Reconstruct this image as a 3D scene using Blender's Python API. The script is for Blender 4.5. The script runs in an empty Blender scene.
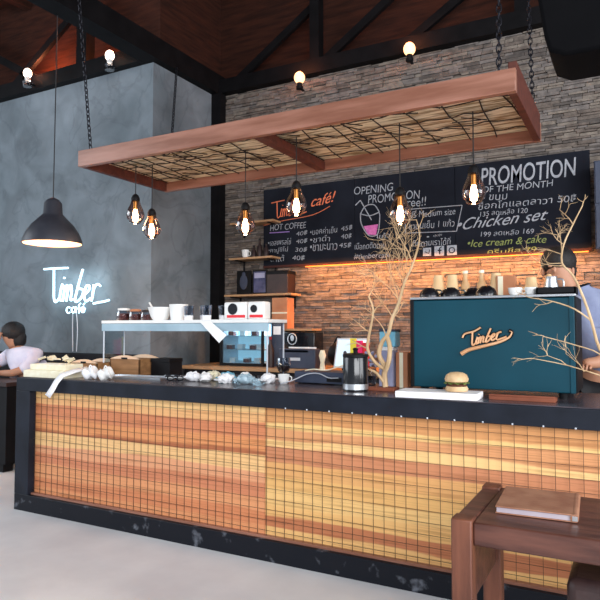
import bpy, bmesh, math, random
from mathutils import Vector, Matrix
C = bpy.context.scene.collection
R = math.radians
rnd = random.Random(7)

# ------------------------------------------------------------------ camera, world, light, exposure
cam_d = bpy.data.cameras.new('camera'); cam = bpy.data.objects.new('camera', cam_d); C.objects.link(cam)
cam_d.sensor_width = 36; cam_d.lens = 619.4 / 600 * 36; cam_d.clip_start = .05
cam.location = (0, 0, 1.40); cam.rotation_euler = (R(90 + 2.68), 0, R(28.3))
bpy.context.scene.camera = cam
w = bpy.data.worlds.new('world'); bpy.context.scene.world = w; w.use_nodes = True
w.node_tree.nodes['Background'].inputs[0].default_value = (.80, .88, 1, 1)
w.node_tree.nodes['Background'].inputs[1].default_value = .40
def area(name, loc, target, sx, sy, power, col):
    l = bpy.data.lights.new(name, 'AREA'); l.shape = 'RECTANGLE'; l.size = sx; l.size_y = sy; l.energy = power; l.color = col
    o = bpy.data.objects.new(name, l); C.objects.link(o); o.location = loc
    o.rotation_euler = (Vector(target) - Vector(loc)).to_track_quat('-Z', 'Y').to_euler()
    return o
area('daylight_front_opening', (3.2, -3.2, 3.2), (-3.0, 4.2, 1.0), 7, 3.4, 560, (.95, .97, 1))
area('side_wall_fill', (4.8, 2.6, 2.4), (-4.6, 5.4, 2.2), 3.5, 3.0, 190, (.95, .97, 1))  # added fill lamp out of view, brightens the grey return wall
area('daylight_side_opening', (-8.6, .6, 3.2), (-3, 3.2, .2), 4.5, 3.2, 150, (.86, .93, 1))
vs = bpy.context.scene.view_settings
vs.view_transform = 'Standard'; vs.look = 'None'; vs.gamma = 1; vs.use_curve_mapping = False; vs.exposure = .42

# ------------------------------------------------------------------ materials
def lin(c):
    return tuple(((v / 255) / 12.92 if v / 255 <= .04045 else ((v / 255 + .055) / 1.055) ** 2.4) for v in c) + (1,)
def base(name):
    m = bpy.data.materials.new(name); m.use_nodes = True
    return m, m.node_tree.nodes, m.node_tree.links, m.node_tree.nodes['Principled BSDF']
def mat(name, col, col2=None, rough=.6, metal=0, scale=6, bump=0, stretch=(1, 1, 1), detail=4, lo=.35, hi=.65, bscale=None, trans=0, ior=1.45, coat=0, alpha=1, spec=.5):
    m, N, L, P = base(name)
    P.inputs['Roughness'].default_value = rough; P.inputs['Metallic'].default_value = metal
    P.inputs['Transmission Weight'].default_value = trans; P.inputs['IOR'].default_value = ior
    P.inputs['Coat Weight'].default_value = coat; P.inputs['Alpha'].default_value = alpha; P.inputs['Specular IOR Level'].default_value = spec
    tc = N.new('ShaderNodeTexCoord'); mp = N.new('ShaderNodeMapping'); mp.inputs['Scale'].default_value = stretch
    L.new(tc.outputs['Object'], mp.inputs[0])
    nz = N.new('ShaderNodeTexNoise'); nz.inputs['Scale'].default_value = scale; nz.inputs['Detail'].default_value = detail
    L.new(mp.outputs[0], nz.inputs['Vector'])
    cr = N.new('ShaderNodeValToRGB'); cr.color_ramp.elements[0].position = lo; cr.color_ramp.elements[1].position = hi
    c1 = lin(col); c2 = lin(col2) if col2 else tuple(min(1, v * 1.14) for v in c1[:3]) + (1,)
    cr.color_ramp.elements[0].color = c1; cr.color_ramp.elements[1].color = c2
    L.new(nz.outputs['Fac'], cr.inputs[0]); L.new(cr.outputs[0], P.inputs['Base Color'])
    if bump:
        nb = N.new('ShaderNodeTexNoise'); nb.inputs['Scale'].default_value = bscale or scale * 4; nb.inputs['Detail'].default_value = 6
        L.new(mp.outputs[0], nb.inputs['Vector'])
        bp = N.new('ShaderNodeBump'); bp.inputs['Strength'].default_value = bump; bp.inputs['Distance'].default_value = .01
        L.new(nb.outputs['Fac'], bp.inputs['Height']); L.new(bp.outputs[0], P.inputs['Normal'])
    return m
def emis(name, col, s):
    m, N, L, P = base(name)
    P.inputs['Base Color'].default_value = lin(col); P.inputs['Emission Color'].default_value = lin(col); P.inputs['Emission Strength'].default_value = s
    return m
def plaster(name):
    m, N, L, P = base(name); P.inputs['Roughness'].default_value = .75
    tc = N.new('ShaderNodeTexCoord')
    def ns(s, d, dist=0):
        n = N.new('ShaderNodeTexNoise'); n.inputs['Scale'].default_value = s; n.inputs['Detail'].default_value = d; n.inputs['Distortion'].default_value = dist
        L.new(tc.outputs['Object'], n.inputs['Vector']); return n
    a = ns(.55, 7, .5); b = ns(2.6, 9, .9); c = ns(1.1, 5, 2.2)
    r1 = N.new('ShaderNodeValToRGB'); e = r1.color_ramp.elements
    e[0].position = .34; e[0].color = lin((86, 97, 104)); e[1].position = .68; e[1].color = lin((128, 138, 146))
    L.new(a.outputs['Fac'], r1.inputs[0])
    r2 = N.new('ShaderNodeValToRGB'); e = r2.color_ramp.elements
    e[0].position = .35; e[0].color = (.80, .80, .80, 1); e[1].position = .65; e[1].color = (1.1, 1.1, 1.1, 1)
    L.new(b.outputs['Fac'], r2.inputs[0])
    r3 = N.new('ShaderNodeValToRGB'); e = r3.color_ramp.elements          # thin dark trowel stains
    e[0].position = .47; e[0].color = (1, 1, 1, 1); e[1].position = .53; e[1].color = (1, 1, 1, 1)
    x = e.new(.50); x.color = (.84, .84, .85, 1)
    L.new(c.outputs['Fac'], r3.inputs[0])
    def mul(p, q):
        x = N.new('ShaderNodeMix'); x.data_type = 'RGBA'; x.blend_type = 'MULTIPLY'; x.inputs[0].default_value = 1
        L.new(p, x.inputs[6]); L.new(q, x.inputs[7]); return x.outputs[2]
    L.new(mul(mul(r1.outputs[0], r2.outputs[0]), r3.outputs[0]), P.inputs['Base Color'])
    bp = N.new('ShaderNodeBump'); bp.inputs['Strength'].default_value = .25; bp.inputs['Distance'].default_value = .01
    L.new(b.outputs['Fac'], bp.inputs['Height']); L.new(bp.outputs[0], P.inputs['Normal'])
    return m
def planks(name, stops):
    """horizontal boards: a colour for each board (z, colour), with wandering edges and fine grain"""
    m, N, L, P = base(name); P.inputs['Roughness'].default_value = .5
    tc = N.new('ShaderNodeTexCoord'); sp = N.new('ShaderNodeSeparateXYZ'); L.new(tc.outputs['Object'], sp.inputs[0])
    mp = N.new('ShaderNodeMapping'); mp.inputs['Scale'].default_value = (.7, 1, 9); L.new(tc.outputs['Object'], mp.inputs[0])
    nz = N.new('ShaderNodeTexNoise'); nz.inputs['Scale'].default_value = 1.3; nz.inputs['Detail'].default_value = 6; L.new(mp.outputs[0], nz.inputs['Vector'])
    ma = N.new('ShaderNodeMath'); ma.operation = 'MULTIPLY_ADD'; ma.inputs[1].default_value = .10; ma.inputs[2].default_value = -.05
    L.new(nz.outputs['Fac'], ma.inputs[0])
    ad = N.new('ShaderNodeMath'); ad.operation = 'ADD'; L.new(sp.outputs['Z'], ad.inputs[0]); L.new(ma.outputs[0], ad.inputs[1])
    cr = N.new('ShaderNodeValToRGB'); cr.color_ramp.interpolation = 'LINEAR'
    el = cr.color_ramp.elements
    st = sorted(stops); pts = []
    for i, (z, c) in enumerate(st):
        z1 = st[i + 1][0] if i + 1 < len(st) else 1.0
        pts += [(z + .003, c), (z1 - .003, c)]
    pts = pts[:31]
    el[0].position = pts[0][0]; el[0].color = lin(pts[0][1]); el[1].position = pts[-1][0]; el[1].color = lin(pts[-1][1])
    for z, c in pts[1:-1]:
        x = el.new(z); x.color = lin(c)
    L.new(ad.outputs[0], cr.inputs[0])
    mp2 = N.new('ShaderNodeMapping'); mp2.inputs['Scale'].default_value = (1.2, 1, 55); L.new(tc.outputs['Object'], mp2.inputs[0])
    g = N.new('ShaderNodeTexNoise'); g.inputs['Scale'].default_value = 1.5; g.inputs['Detail'].default_value = 8; L.new(mp2.outputs[0], g.inputs['Vector'])
    gr = N.new('ShaderNodeValToRGB'); e = gr.color_ramp.elements
    e[0].position = .36; e[0].color = (.74, .66, .58, 1); e[1].position = .50; e[1].color = (1.06, 1.05, 1.03, 1)
    L.new(g.outputs['Fac'], gr.inputs[0])
    x = N.new('ShaderNodeMix'); x.data_type = 'RGBA'; x.blend_type = 'MULTIPLY'; x.inputs[0].default_value = .85
    L.new(cr.outputs[0], x.inputs[6]); L.new(gr.outputs[0], x.inputs[7]); L.new(x.outputs[2], P.inputs['Base Color'])
    return m

M = {}
M['plaster'] = plaster('grey_plaster')
M['floor'] = mat('polished_concrete', (205, 205, 208), (228, 228, 229), rough=.5, scale=1.6, detail=9, bump=.1)
M['brick0'] = mat('stone_grey', (100, 94, 91), (128, 120, 115), rough=.9, scale=14, bump=.8, bscale=40)
M['brick1'] = mat('stone_brown', (92, 83, 77), (118, 107, 99), rough=.9, scale=14, bump=.8, bscale=40)
M['brick2'] = mat('stone_tan', (110, 101, 93), (136, 126, 116), rough=.9, scale=14, bump=.8, bscale=40)
M['brick3'] = mat('stone_dark', (76, 70, 67), (98, 91, 86), rough=.9, scale=14, bump=.8, bscale=40)
M['mortar'] = mat('mortar', (58, 52, 48), rough=.95)
M['beam'] = mat('black_steel', (12, 12, 14), (19, 18, 20), rough=.6, spec=.15)
M['roof'] = mat('roof_boards', (44, 24, 18), (64, 34, 24), rough=.85, spec=.2, scale=3, stretch=(1, 1, 8), bump=.2)
M['black_frame'] = mat('black_painted_steel', (20, 24, 33), (30, 35, 46), rough=.5, scale=5, bump=.1, spec=.25)
M['worn_black'] = mat('scuffed_black_base', (18, 21, 29), (140, 145, 156), rough=.5, scale=9, detail=8, lo=.60, hi=.82, spec=.25)
M['worktop'] = mat('dark_worktop', (62, 56, 62), (92, 84, 90), rough=.25, scale=4)
M['panel_left'] = planks('reddish_boards', [(.10, (222, 150, 102)), (.19, (212, 134, 90)), (.27, (224, 154, 106)), (.36, (208, 132, 94)), (.44, (226, 160, 118)), (.515, (238, 192, 132)), (.61, (176, 104, 66)), (.63, (222, 148, 94)), (.72, (210, 132, 90)), (.82, (232, 176, 118)), (.875, (242, 198, 136))])
M['panel_right'] = planks('yellowish_boards', [(.10, (232, 184, 118)), (.19, (190, 118, 78)), (.26, (232, 182, 114)), (.33, (236, 192, 124)), (.42, (228, 178, 110)), (.50, (222, 166, 104)), (.585, (202, 134, 94)), (.68, (238, 196, 132)), (.72, (216, 152, 102)), (.79, (238, 196, 128)), (.82, (212, 150, 94))])
M['wire'] = mat('grid_wire', (84, 62, 46), rough=.5, metal=.4)
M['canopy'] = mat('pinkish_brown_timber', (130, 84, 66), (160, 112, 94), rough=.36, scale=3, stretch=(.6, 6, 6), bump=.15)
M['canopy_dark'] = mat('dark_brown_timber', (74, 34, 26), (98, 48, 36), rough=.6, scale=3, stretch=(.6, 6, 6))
M['reed'] = mat('reed_mat', (150, 126, 88), (238, 226, 196), rough=.9, scale=3.5, stretch=(1.2, 12, 4), detail=8, bump=.5, lo=.40, hi=.56)
M['rod'] = mat('dark_rods', (44, 30, 24), rough=.7)
M['chalkboard'] = mat('chalkboard', (20, 23, 32), (28, 32, 42), rough=.85, scale=3, detail=8, spec=.2)
M['chalk'] = mat('white_chalk', (146, 150, 160), (176, 180, 187), rough=.95, scale=60)
M['chalk_orange'] = mat('orange_chalk', (222, 120, 84), rough=.95, scale=60)
M['chalk_purple'] = mat('purple_chalk', (150, 120, 190), rough=.95, scale=60)
M['chalk_magenta'] = mat('magenta_chalk', (205, 96, 170), (225, 130, 190), rough=.95, scale=30)
M['chalk_green'] = mat('green_chalk', (132, 142, 84), rough=.95, scale=60)
M['board_edge'] = mat('board_edge', (60, 24, 18), rough=.7)
M['black'] = mat('matte_black', (12, 12, 15), (18, 18, 22), rough=.6, spec=.25)
M['housing_black'] = mat('housing_black', (5, 5, 7), (8, 8, 10), rough=.8, spec=.08)
M['gloss_black'] = mat('gloss_black', (16, 17, 22), (24, 25, 30), rough=.2, coat=.4)
M['lamp_grey'] = mat('charcoal_enamel', (40, 42, 50), (54, 56, 64), rough=.45)
M['lamp_in'] = mat('shade_lining', (236, 200, 176), rough=.6)
M['cord'] = mat('black_cord', (26, 25, 27), rough=.6)
M['chain'] = mat('dark_chain', (36, 36, 42), rough=.4, metal=.6)
M['brass'] = mat('brass_socket', (196, 160, 84), (224, 190, 110), rough=.3, metal=.9)
def thin_glass(name, tint, f):
    m, N, L, P = base(name)
    N.remove(P); o = [n for n in N if n.type == 'OUTPUT_MATERIAL'][0]
    t = N.new('ShaderNodeBsdfTransparent'); t.inputs[0].default_value = lin(tint)
    g = N.new('ShaderNodeBsdfGlossy'); g.inputs['Roughness'].default_value = .05
    lw = N.new('ShaderNodeLayerWeight'); lw.inputs[0].default_value = f
    mx = N.new('ShaderNodeMixShader'); L.new(lw.outputs['Facing'], mx.inputs[0]); L.new(t.outputs[0], mx.inputs[1]); L.new(g.outputs[0], mx.inputs[2])
    L.new(mx.outputs[0], o.inputs[0]); return m
M['bulb_glass'] = thin_glass('smoked_bulb_glass', (214, 190, 186), .28)
M['glass'] = thin_glass('clear_glass', (222, 234, 240), .12)
M['cup_glass'] = thin_glass('pale_glass', (214, 220, 228), .4)
M['glass_edge'] = mat('frosted_blue_glass', (140, 168, 182), (178, 202, 214), rough=.3, scale=2)
M['filament'] = emis('glowing_filament', (255, 214, 160), 26)
M['globe'] = emis('glowing_globe', (255, 186, 130), 2.2)
M['globe_white'] = emis('glowing_globe_white', (255, 226, 206), 4)
M['neon'] = emis('white_neon', (205, 240, 255), 1.6)
M['warm_led'] = emis('warm_led', (255, 130, 50), 1.2)
M['teal'] = mat('teal_enamel', (4, 58, 72), (8, 68, 84), rough=.5, spec=.3, scale=1.5)
M['steel'] = mat('brushed_steel', (190, 194, 200), (214, 218, 222), rough=.3, metal=.85)
M['silver'] = mat('light_steel', (200, 206, 214), rough=.4, metal=.3)
M['gold'] = mat('gold_letter', (214, 158, 112), (236, 186, 144), rough=.45, metal=.2)
M['white'] = mat('white_china', (232, 232, 230), rough=.35)
M['cream'] = mat('cream_card', (238, 228, 196), (246, 240, 216), rough=.7, scale=20)
M['paper'] = mat('white_paper', (238, 238, 240), rough=.8)
M['tan_wood'] = mat('pale_wood', (206, 160, 110), (228, 188, 140), rough=.6, scale=5, stretch=(1, 5, 5))
M['kraft'] = mat('pale_kraft', (226, 188, 138), (240, 208, 162), rough=.7)
M['crate'] = mat('crate_wood', (132, 92, 56), (164, 118, 76), rough=.65, scale=4, stretch=(1, 5, 8))
M['crate_lid'] = mat('light_crate_rim', (238, 196, 160), (248, 214, 182), rough=.6, scale=5)
M['shelf_wood'] = mat('shelf_wood', (168, 128, 92), (190, 150, 110), rough=.6, scale=4, stretch=(1, 6, 6))
M['table'] = mat('walnut_table', (70, 40, 33), (104, 64, 52), rough=.42, scale=3.5, stretch=(1, 7, 7), detail=8, bump=.15)
M['table_leg'] = mat('walnut_leg', (86, 48, 34), (118, 70, 50), rough=.5, scale=3.5, stretch=(7, 7, 1), detail=8)
M['leather'] = mat('brown_leather', (146, 98, 76), (168, 122, 96), rough=.5, scale=12, bump=.2)
M['dark_leather'] = mat('dark_leather', (40, 26, 26), (54, 36, 34), rough=.45, scale=10, bump=.2)
M['card'] = mat('cardboard', (182, 118, 84), (200, 138, 100), rough=.8)
M['beans'] = mat('dark_red_beans', (70, 22, 20), (140, 70, 60), rough=.5, scale=45, detail=2)
M['bun'] = mat('burger_bun', (196, 160, 116), (222, 190, 148), rough=.6, scale=18)
M['lettuce'] = mat('lettuce', (84, 104, 50), (120, 136, 70), rough=.6, scale=30)
M['patty'] = mat('patty', (92, 52, 36), rough=.8, scale=40, bump=.5)
M['bark'] = mat('dry_branch', (176, 144, 106), (216, 186, 146), rough=.8, scale=14, stretch=(1, 1, .4), bump=.3)
M['skin'] = mat('skin', (176, 126, 100), (188, 138, 110), rough=.55)
M['hair'] = mat('black_hair', (20, 17, 18), (34, 29, 29), rough=.55, scale=60, bump=.5)
M['shirt_white'] = mat('white_shirt', (206, 204, 224), (222, 220, 236), rough=.85, scale=8, bump=.3)
M['shirt_blue'] = mat('blue_grey_shirt', (120, 128, 158), (140, 148, 176), rough=.85, scale=8, bump=.3)
M['page_grey'] = mat('lilac_grey_pages', (168, 156, 166), (190, 180, 188), rough=.6)
M['red'] = mat('red_cloth', (140, 26, 38), rough=.8)
M['pink'] = mat('hot_pink', (236, 40, 112), rough=.6); M['yellow'] = mat('yellow_note', (240, 226, 70), rough=.6)
M['red_note'] = mat('red_note', (220, 48, 56), rough=.6)
M['screen'] = emis('pale_screen', (196, 220, 232), .55)
M['navy'] = mat('navy_slate', (48, 56, 76), (62, 70, 90), rough=.45)
M['lavender'] = mat('lavender_tin', (150, 152, 184), (172, 172, 200), rough=.5)
M['blue_print'] = mat('blue_print', (34, 36, 84), (84, 84, 120), rough=.4, scale=9)
M['aqua'] = mat('aqua_plastic', (116, 180, 204), rough=.4)
M['foodcase'] = emis('lit_case_interior', (150, 190, 205), .8)
M['wood_block'] = mat('reddish_block', (110, 56, 38), (136, 74, 50), rough=.6)

# ------------------------------------------------------------------ mesh helpers
def smooth_pts(pts, k=4):
    pts = [Vector(p) for p in pts]
    if len(pts) < 3: return pts
    out = []
    for i in range(len(pts) - 1):
        p0 = pts[max(i - 1, 0)]; p1 = pts[i]; p2 = pts[i + 1]; p3 = pts[min(i + 2, len(pts) - 1)]
        for j in range(k):
            t = j / k
            out.append(.5 * ((2 * p1) + (p2 - p0) * t + (2 * p0 - 5 * p1 + 4 * p2 - p3) * t * t + (3 * p1 - p0 - 3 * p2 + p3) * t ** 3))
    out.append(pts[-1]); return out
class MB:
    def __init__(s): s.v = []; s.f = []; s.m = []; s.mi = 0
    def add(s, vs, fs):
        b = len(s.v); s.v += [tuple(v) for v in vs]
        for f in fs: s.f.append([b + i for i in f]); s.m.append(s.mi)
        return s
    def hexa(s, p):
        return s.add(p, [(0, 3, 2, 1), (4, 5, 6, 7), (0, 1, 5, 4), (1, 2, 6, 5), (2, 3, 7, 6), (3, 0, 4, 7)])
    def box(s, x0, x1, y0, y1, z0, z1):
        return s.hexa([(x0, y0, z0), (x1, y0, z0), (x1, y1, z0), (x0, y1, z0), (x0, y0, z1), (x1, y0, z1), (x1, y1, z1), (x0, y1, z1)])
    def obox(s, c, size, rot):
        m = Matrix.Translation(c) @ rot.to_4x4(); h = [q / 2 for q in size]
        return s.hexa([m @ Vector((a * h[0], b * h[1], d * h[2])) for d in (-1, 1) for a, b in ((-1, -1), (1, -1), (1, 1), (-1, 1))])
    def lathe(s, prof, c=(0, 0, 0), n=20, cap=True):
        vs = [(c[0] + r * math.cos(2 * math.pi * i / n), c[1] + r * math.sin(2 * math.pi * i / n), c[2] + z) for r, z in prof for i in range(n)]
        fs = [(k * n + i, k * n + (i + 1) % n, (k + 1) * n + (i + 1) % n, (k + 1) * n + i) for k in range(len(prof) - 1) for i in range(n)]
        if cap: fs += [tuple(range(n - 1, -1, -1)), tuple((len(prof) - 1) * n + i for i in range(n))]
        return s.add(vs, fs)
    def tube(s, pts, r, n=8, sm=0):
        pts = smooth_pts(pts, sm) if sm else [Vector(p) for p in pts]
        rs = r if isinstance(r, (list, tuple)) else [r] * len(pts)
        if len(rs) != len(pts): rs = [rs[0] + (rs[-1] - rs[0]) * i / (len(pts) - 1) for i in range(len(pts))]
        vs = []; up = Vector((.31, .2, .93))
        for i, p in enumerate(pts):
            d = (pts[min(i + 1, len(pts) - 1)] - pts[max(i - 1, 0)])
            d = d.normalized() if d.length > 1e-9 else Vector((0, 0, 1))
            a = d.cross(up)
            if a.length < 1e-3: a = d.cross(Vector((1, 0, 0)))
            a.normalize(); b = d.cross(a).normalized(); up = a.cross(d)
            for k in range(n):
                t = 2 * math.pi * k / n; vs.append(p + (a * math.cos(t) + b * math.sin(t)) * rs[i])
        m = len(pts)
        fs = [(k * n + i, (k + 1) * n + i, (k + 1) * n + (i + 1) % n, k * n + (i + 1) % n) for k in range(m - 1) for i in range(n)]
        fs += [tuple(range(n)), tuple((m - 1) * n + i for i in range(n - 1, -1, -1))]
        return s.add(vs, fs)
    def ell(s, c, r, n=14, k=9, rot=None):
        vs = []; 
        for j in range(1, k):
            t = math.pi * j / k
            for i in range(n):
                a = 2 * math.pi * i / n
                v = Vector((r[0] * math.sin(t) * math.cos(a), r[1] * math.sin(t) * math.sin(a), -r[2] * math.cos(t)))
                if rot: v = rot @ v
                vs.append(v + Vector(c))
        bo = Vector((0, 0, -r[2])); to = Vector((0, 0, r[2]))
        if rot: bo = rot @ bo; to = rot @ to
        vs += [bo + Vector(c), to + Vector(c)]; B = len(vs) - 2
        fs = [(j * n + i, j * n + (i + 1) % n, (j + 1) * n + (i + 1) % n, (j + 1) * n + i) for j in range(k - 2) for i in range(n)]
        fs += [(B, (i + 1) % n, i) for i in range(n)] + [(B + 1, (k - 2) * n + i, (k - 2) * n + (i + 1) % n) for i in range(n)]
        return s.add(vs, fs)
    def prism(s, poly, axis, a, b):
        """poly in the plane across axis ('x': (y,z), 'y': (x,z), 'z': (x,y)) swept a..b"""
        f = {'x': lambda p, t: (t, p[0], p[1]), 'y': lambda p, t: (p[0], t, p[1]), 'z': lambda p, t: (p[0], p[1], t)}[axis]
        n = len(poly); vs = [f(p, a) for p in poly] + [f(p, b) for p in poly]
        return s.add(vs, [tuple(range(n - 1, -1, -1)), tuple(range(n, 2 * n))] + [(i, (i + 1) % n, n + (i + 1) % n, n + i) for i in range(n)])
    def mesh(s, name, mats, smooth, fix=True):
        me = bpy.data.meshes.new(name); me.from_pydata(s.v, [], s.f)
        for m in (mats if isinstance(mats, list) else [mats]): me.materials.append(M[m])
        me.polygons.foreach_set('material_index', s.m)
        if fix:
            bm = bmesh.new(); bm.from_mesh(me); bmesh.ops.recalc_face_normals(bm, faces=bm.faces); bm.to_mesh(me); bm.free()
        if smooth:
            me.polygons.foreach_set('use_smooth', [True] * len(me.polygons))
            try: me.set_sharp_from_angle(angle=R(40))
            except Exception: pass
        me.update(); return me
def part(mb, name, mats, parent=None, smooth=True, bevel=0, loc=(0, 0, 0), label=None):
    o = bpy.data.objects.new(name, mb.mesh(name, mats, smooth)); C.objects.link(o); o.location = loc
    if parent: o.parent = parent
    if bevel:
        b = o.modifiers.new('bevel', 'BEVEL'); b.width = bevel; b.segments = 2; b.limit_method = 'ANGLE'; b.angle_limit = R(50)
    if label: o['label'] = label
    return o
def tag(o, label, cat, group=None):
    o['label'] = label; o['category'] = cat
    if group: o['group'] = group
    return o
def thing(name, label, cat, loc=(0, 0, 0), rz=0, group=None):
    o = bpy.data.objects.new(name, None); C.objects.link(o); o.location = loc; o.rotation_euler = (0, 0, rz); o.empty_display_size = .05
    return tag(o, label, cat, group)
def struct(mb, name, mats, bevel=0, smooth=False, fix=True):
    o = bpy.data.objects.new(name, mb.mesh(name, mats, smooth, fix)); C.objects.link(o); o['kind'] = 'structure'
    if bevel:
        b = o.modifiers.new('bevel', 'BEVEL'); b.width = bevel; b.segments = 2
    return o
def dup(root, loc, label, rz=None, group=None, name=None):
    r = root.copy(); C.objects.link(r); r.location = loc; r['label'] = label
    if rz is not None: r.rotation_euler = (0, 0, rz)
    if group: r['group'] = group
    for ch in list(root.children):
        c = ch.copy(); C.objects.link(c); c.parent = r
        for g in ch.children:
            d = g.copy(); C.objects.link(d); d.parent = c
    return r
def bake(o):
    dg = bpy.context.evaluated_depsgraph_get(); ev = o.evaluated_get(dg)
    me = bpy.data.meshes.new_from_object(ev, depsgraph=dg); o.modifiers.clear(); o.data = me; return o
def skin(name, chains, matn, parent=None, sub=2):
    """chains: list of lists of (x,y,z,r); a chain's first point joins an existing equal point"""
    vs = []; rs = []; es = []; idx = {}
    for ch in chains:
        prev = None
        for x, y, z, r in ch:
            k = (round(x, 4), round(y, 4), round(z, 4))
            if k not in idx: idx[k] = len(vs); vs.append((x, y, z)); rs.append(r)
            if prev is not None and prev != idx[k]: es.append((prev, idx[k]))
            prev = idx[k]
    me = bpy.data.meshes.new(name); me.from_pydata(vs, es, []); o = bpy.data.objects.new(name, me); C.objects.link(o)
    o.modifiers.new('skin', 'SKIN')
    for i, r in enumerate(rs):
        rr = r if isinstance(r, tuple) else (r, r)
        me.skin_vertices[0].data[i].radius = rr
    me.skin_vertices[0].data[0].use_root = True
    s = o.modifiers.new('sub', 'SUBSURF'); s.levels = sub; s.render_levels = sub
    bake(o); o.data.materials.clear(); o.data.materials.append(M[matn])
    o.data.polygons.foreach_set('use_smooth', [True] * len(o.data.polygons)); o.name = name
    if parent: o.parent = parent
    return o
def join_into(o, mb):
    """adds mb's shapes to the mesh of o, keeping one object"""
    bm = bmesh.new(); bm.from_mesh(o.data); me = bpy.data.meshes.new('t'); me.from_pydata(mb.v, [], mb.f)
    bm.from_mesh(me); bmesh.ops.recalc_face_normals(bm, faces=bm.faces); bm.to_mesh(o.data); bm.free()
    o.data.polygons.foreach_set('use_smooth', [True] * len(o.data.polygons)); bpy.data.meshes.remove(me)

# ------------------------------------------------------------------ the room
WY, GY, WX, H = 6.3, 5.1, -4.57, 4.32
struct(MB().box(-12, 3, -5, 7, -.1, 0), 'floor', 'floor')
struct(MB().box(-12, WX, GY, GY + .2, 0, H), 'wall_left', 'plaster')
struct(MB().box(WX - .2, WX, GY + .2, WY + .2, 0, H), 'wall_side', 'plaster')
mb = MB(); mb.mi = 4; mb.box(WX, 3, WY + .02, WY + .2, 0, H); z = .8
row = 0
while z < H - .01:
    h = min(rnd.uniform(.022, .038), H - z); x = WX + .14 - rnd.uniform(0, .2)
    while x < 2.2:
        l = rnd.uniform(.08, .26); a = max(x, WX + .1)
        mb.mi = rnd.choice((0, 0, 0, 1, 1, 2, 2, 3)); d = rnd.uniform(0, .028)
        if x + l - .004 > a: mb.box(a, x + l - .004, WY - d, WY + .03, z, z + h - .004)
        x += l
    z += h; row += 1
struct(mb, 'wall_back', ['brick0', 'brick1', 'brick2', 'brick3', 'mortar'], fix=False)
struct(MB().box(2.4, 2.6, 4.6, 6.5, 0, 5.8), 'wall_right', 'plaster')
struct(MB().box(WX + .0, WX + .14, WY - .14, WY - .03, 0, H), 'trim_1', 'beam')          # black corner column
# roof structure: bottom chords, posts and diagonals of the trusses, boards behind them, ceiling
def bar(mb, a, b, w_, t_):
    a = Vector(a); b = Vector(b); d = b - a; q = d.to_track_quat('X', 'Z').to_matrix()
    mb.obox((a + b) / 2, (d.length, t_, w_), q)
t1 = MB().box(WX + .02, 2.4, WY - .12, WY + .2, H, H + .17)
for x in (-3.155, -.9, 1.2): t1.box(x - .06, x + .06, WY - .1, WY + .02, H + .17, 5.75)
for x0, x1 in ((-4.3, -3.155), (-2.1, -.9), (-3.1, -2.0)): bar(t1, (x0, WY, H + .15), (x1, WY, 5.2), .09, .05)
struct(t1, 'trim_2', 'beam')
t2 = MB().box(-12, WX - .1, GY - .1, GY + .2, H, H + .17)
for x in (-5.6, -7.9): t2.box(x - .08, x + .08, GY - .08, GY + .05, H + .17, 5.75)
for x0, x1 in ((-6.9, -5.6), (-6.4, -7.9), (-4.9, -5.55)): bar(t2, (x0, GY, H + .15), (x1, GY, 5.3), .09, .05)
struct(t2, 'trim_3', 'beam')
struct(MB().box(WX - .12, WX + .1, -2, WY + .1, H + .002, H + .24), 'trim_4', 'beam')     # tie beam along the room
struct(MB().box(WX - .16, 2.4, WY + .22, WY + .26, H - .1, 5.8), 'wall_upper_back', 'roof')
struct(MB().box(-12, WX - .12, GY + .24, GY + .28, H - .1, 5.8), 'wall_upper_left', 'roof')
struct(MB().box(WX - .16, WX - .121, GY + .28, WY + .22, H - .0, 5.75), 'wall_upper_side', 'roof')
rb = MB().box(-12, 2.6, -3, WY + .3, 5.75, 5.85)
for i in range(14): rb.box(-11 + i * 1.0, -10.9 + i * 1.0, -3, WY, 5.6, 5.75)
struct(rb, 'ceiling', 'roof')

# ------------------------------------------------------------------ counter
ct = thing('bar_counter', 'long bar counter with black frame and boarded front behind a wire grid', 'counter', (0, 3.25, 0))
XL, XR = -4.28, .55
part(MB().box(XL, XR, 0, .80, .92, 1.02), 'worktop', 'black_frame', ct, bevel=.004)
part(MB().box(XL + .03, XR - .03, .02, .78, 1.02, 1.024), 'worktop_inlay', 'worktop', ct)
part(MB().box(XL, XR, 0, .10, 0, .125), 'plinth', 'worn_black', ct, bevel=.004)
part(MB().box(XL, XL + .155, 0, .80, .125, .92), 'end_frame', 'black_frame', ct, bevel=.003)
part(MB().box(XR - .1, XR, 0, .80, 0, .92), 'end_frame', 'black_frame', ct, bevel=.003)
part(MB().box(XL + .155, -2.03, .062, .08, .125, .92), 'front_panel', 'panel_left', ct, label='reddish boarded panel at the left')
part(MB().box(-2.025, XR - .1, .062, .08, .125, .92), 'front_panel', 'panel_right', ct, label='yellowish boarded panel at the right')
part(MB().box(XL + .155, XR - .1, .03, .062, .125, .14), 'ledge', 'canopy', ct)
mb = MB(); x = XL + .18
while x < XR - .1: mb.box(x - .0011, x + .0011, .038, .0415, .14, .92); x += .0635
z = .17
while z < .91: mb.box(XL + .155, XR - .1, .0415, .044, z - .0009, z + .0009); z += .0635
part(mb, 'wire_grid', 'wire', ct, smooth=False)
mb = MB(); x = -1.85
while x < XR: mb.ell((x, .002, .925), (.006, .004, .006), 8, 5); x += .145
part(mb, 'rivet', 'silver', ct)['kind'] = 'stuff'
TOP = 1.024

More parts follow.
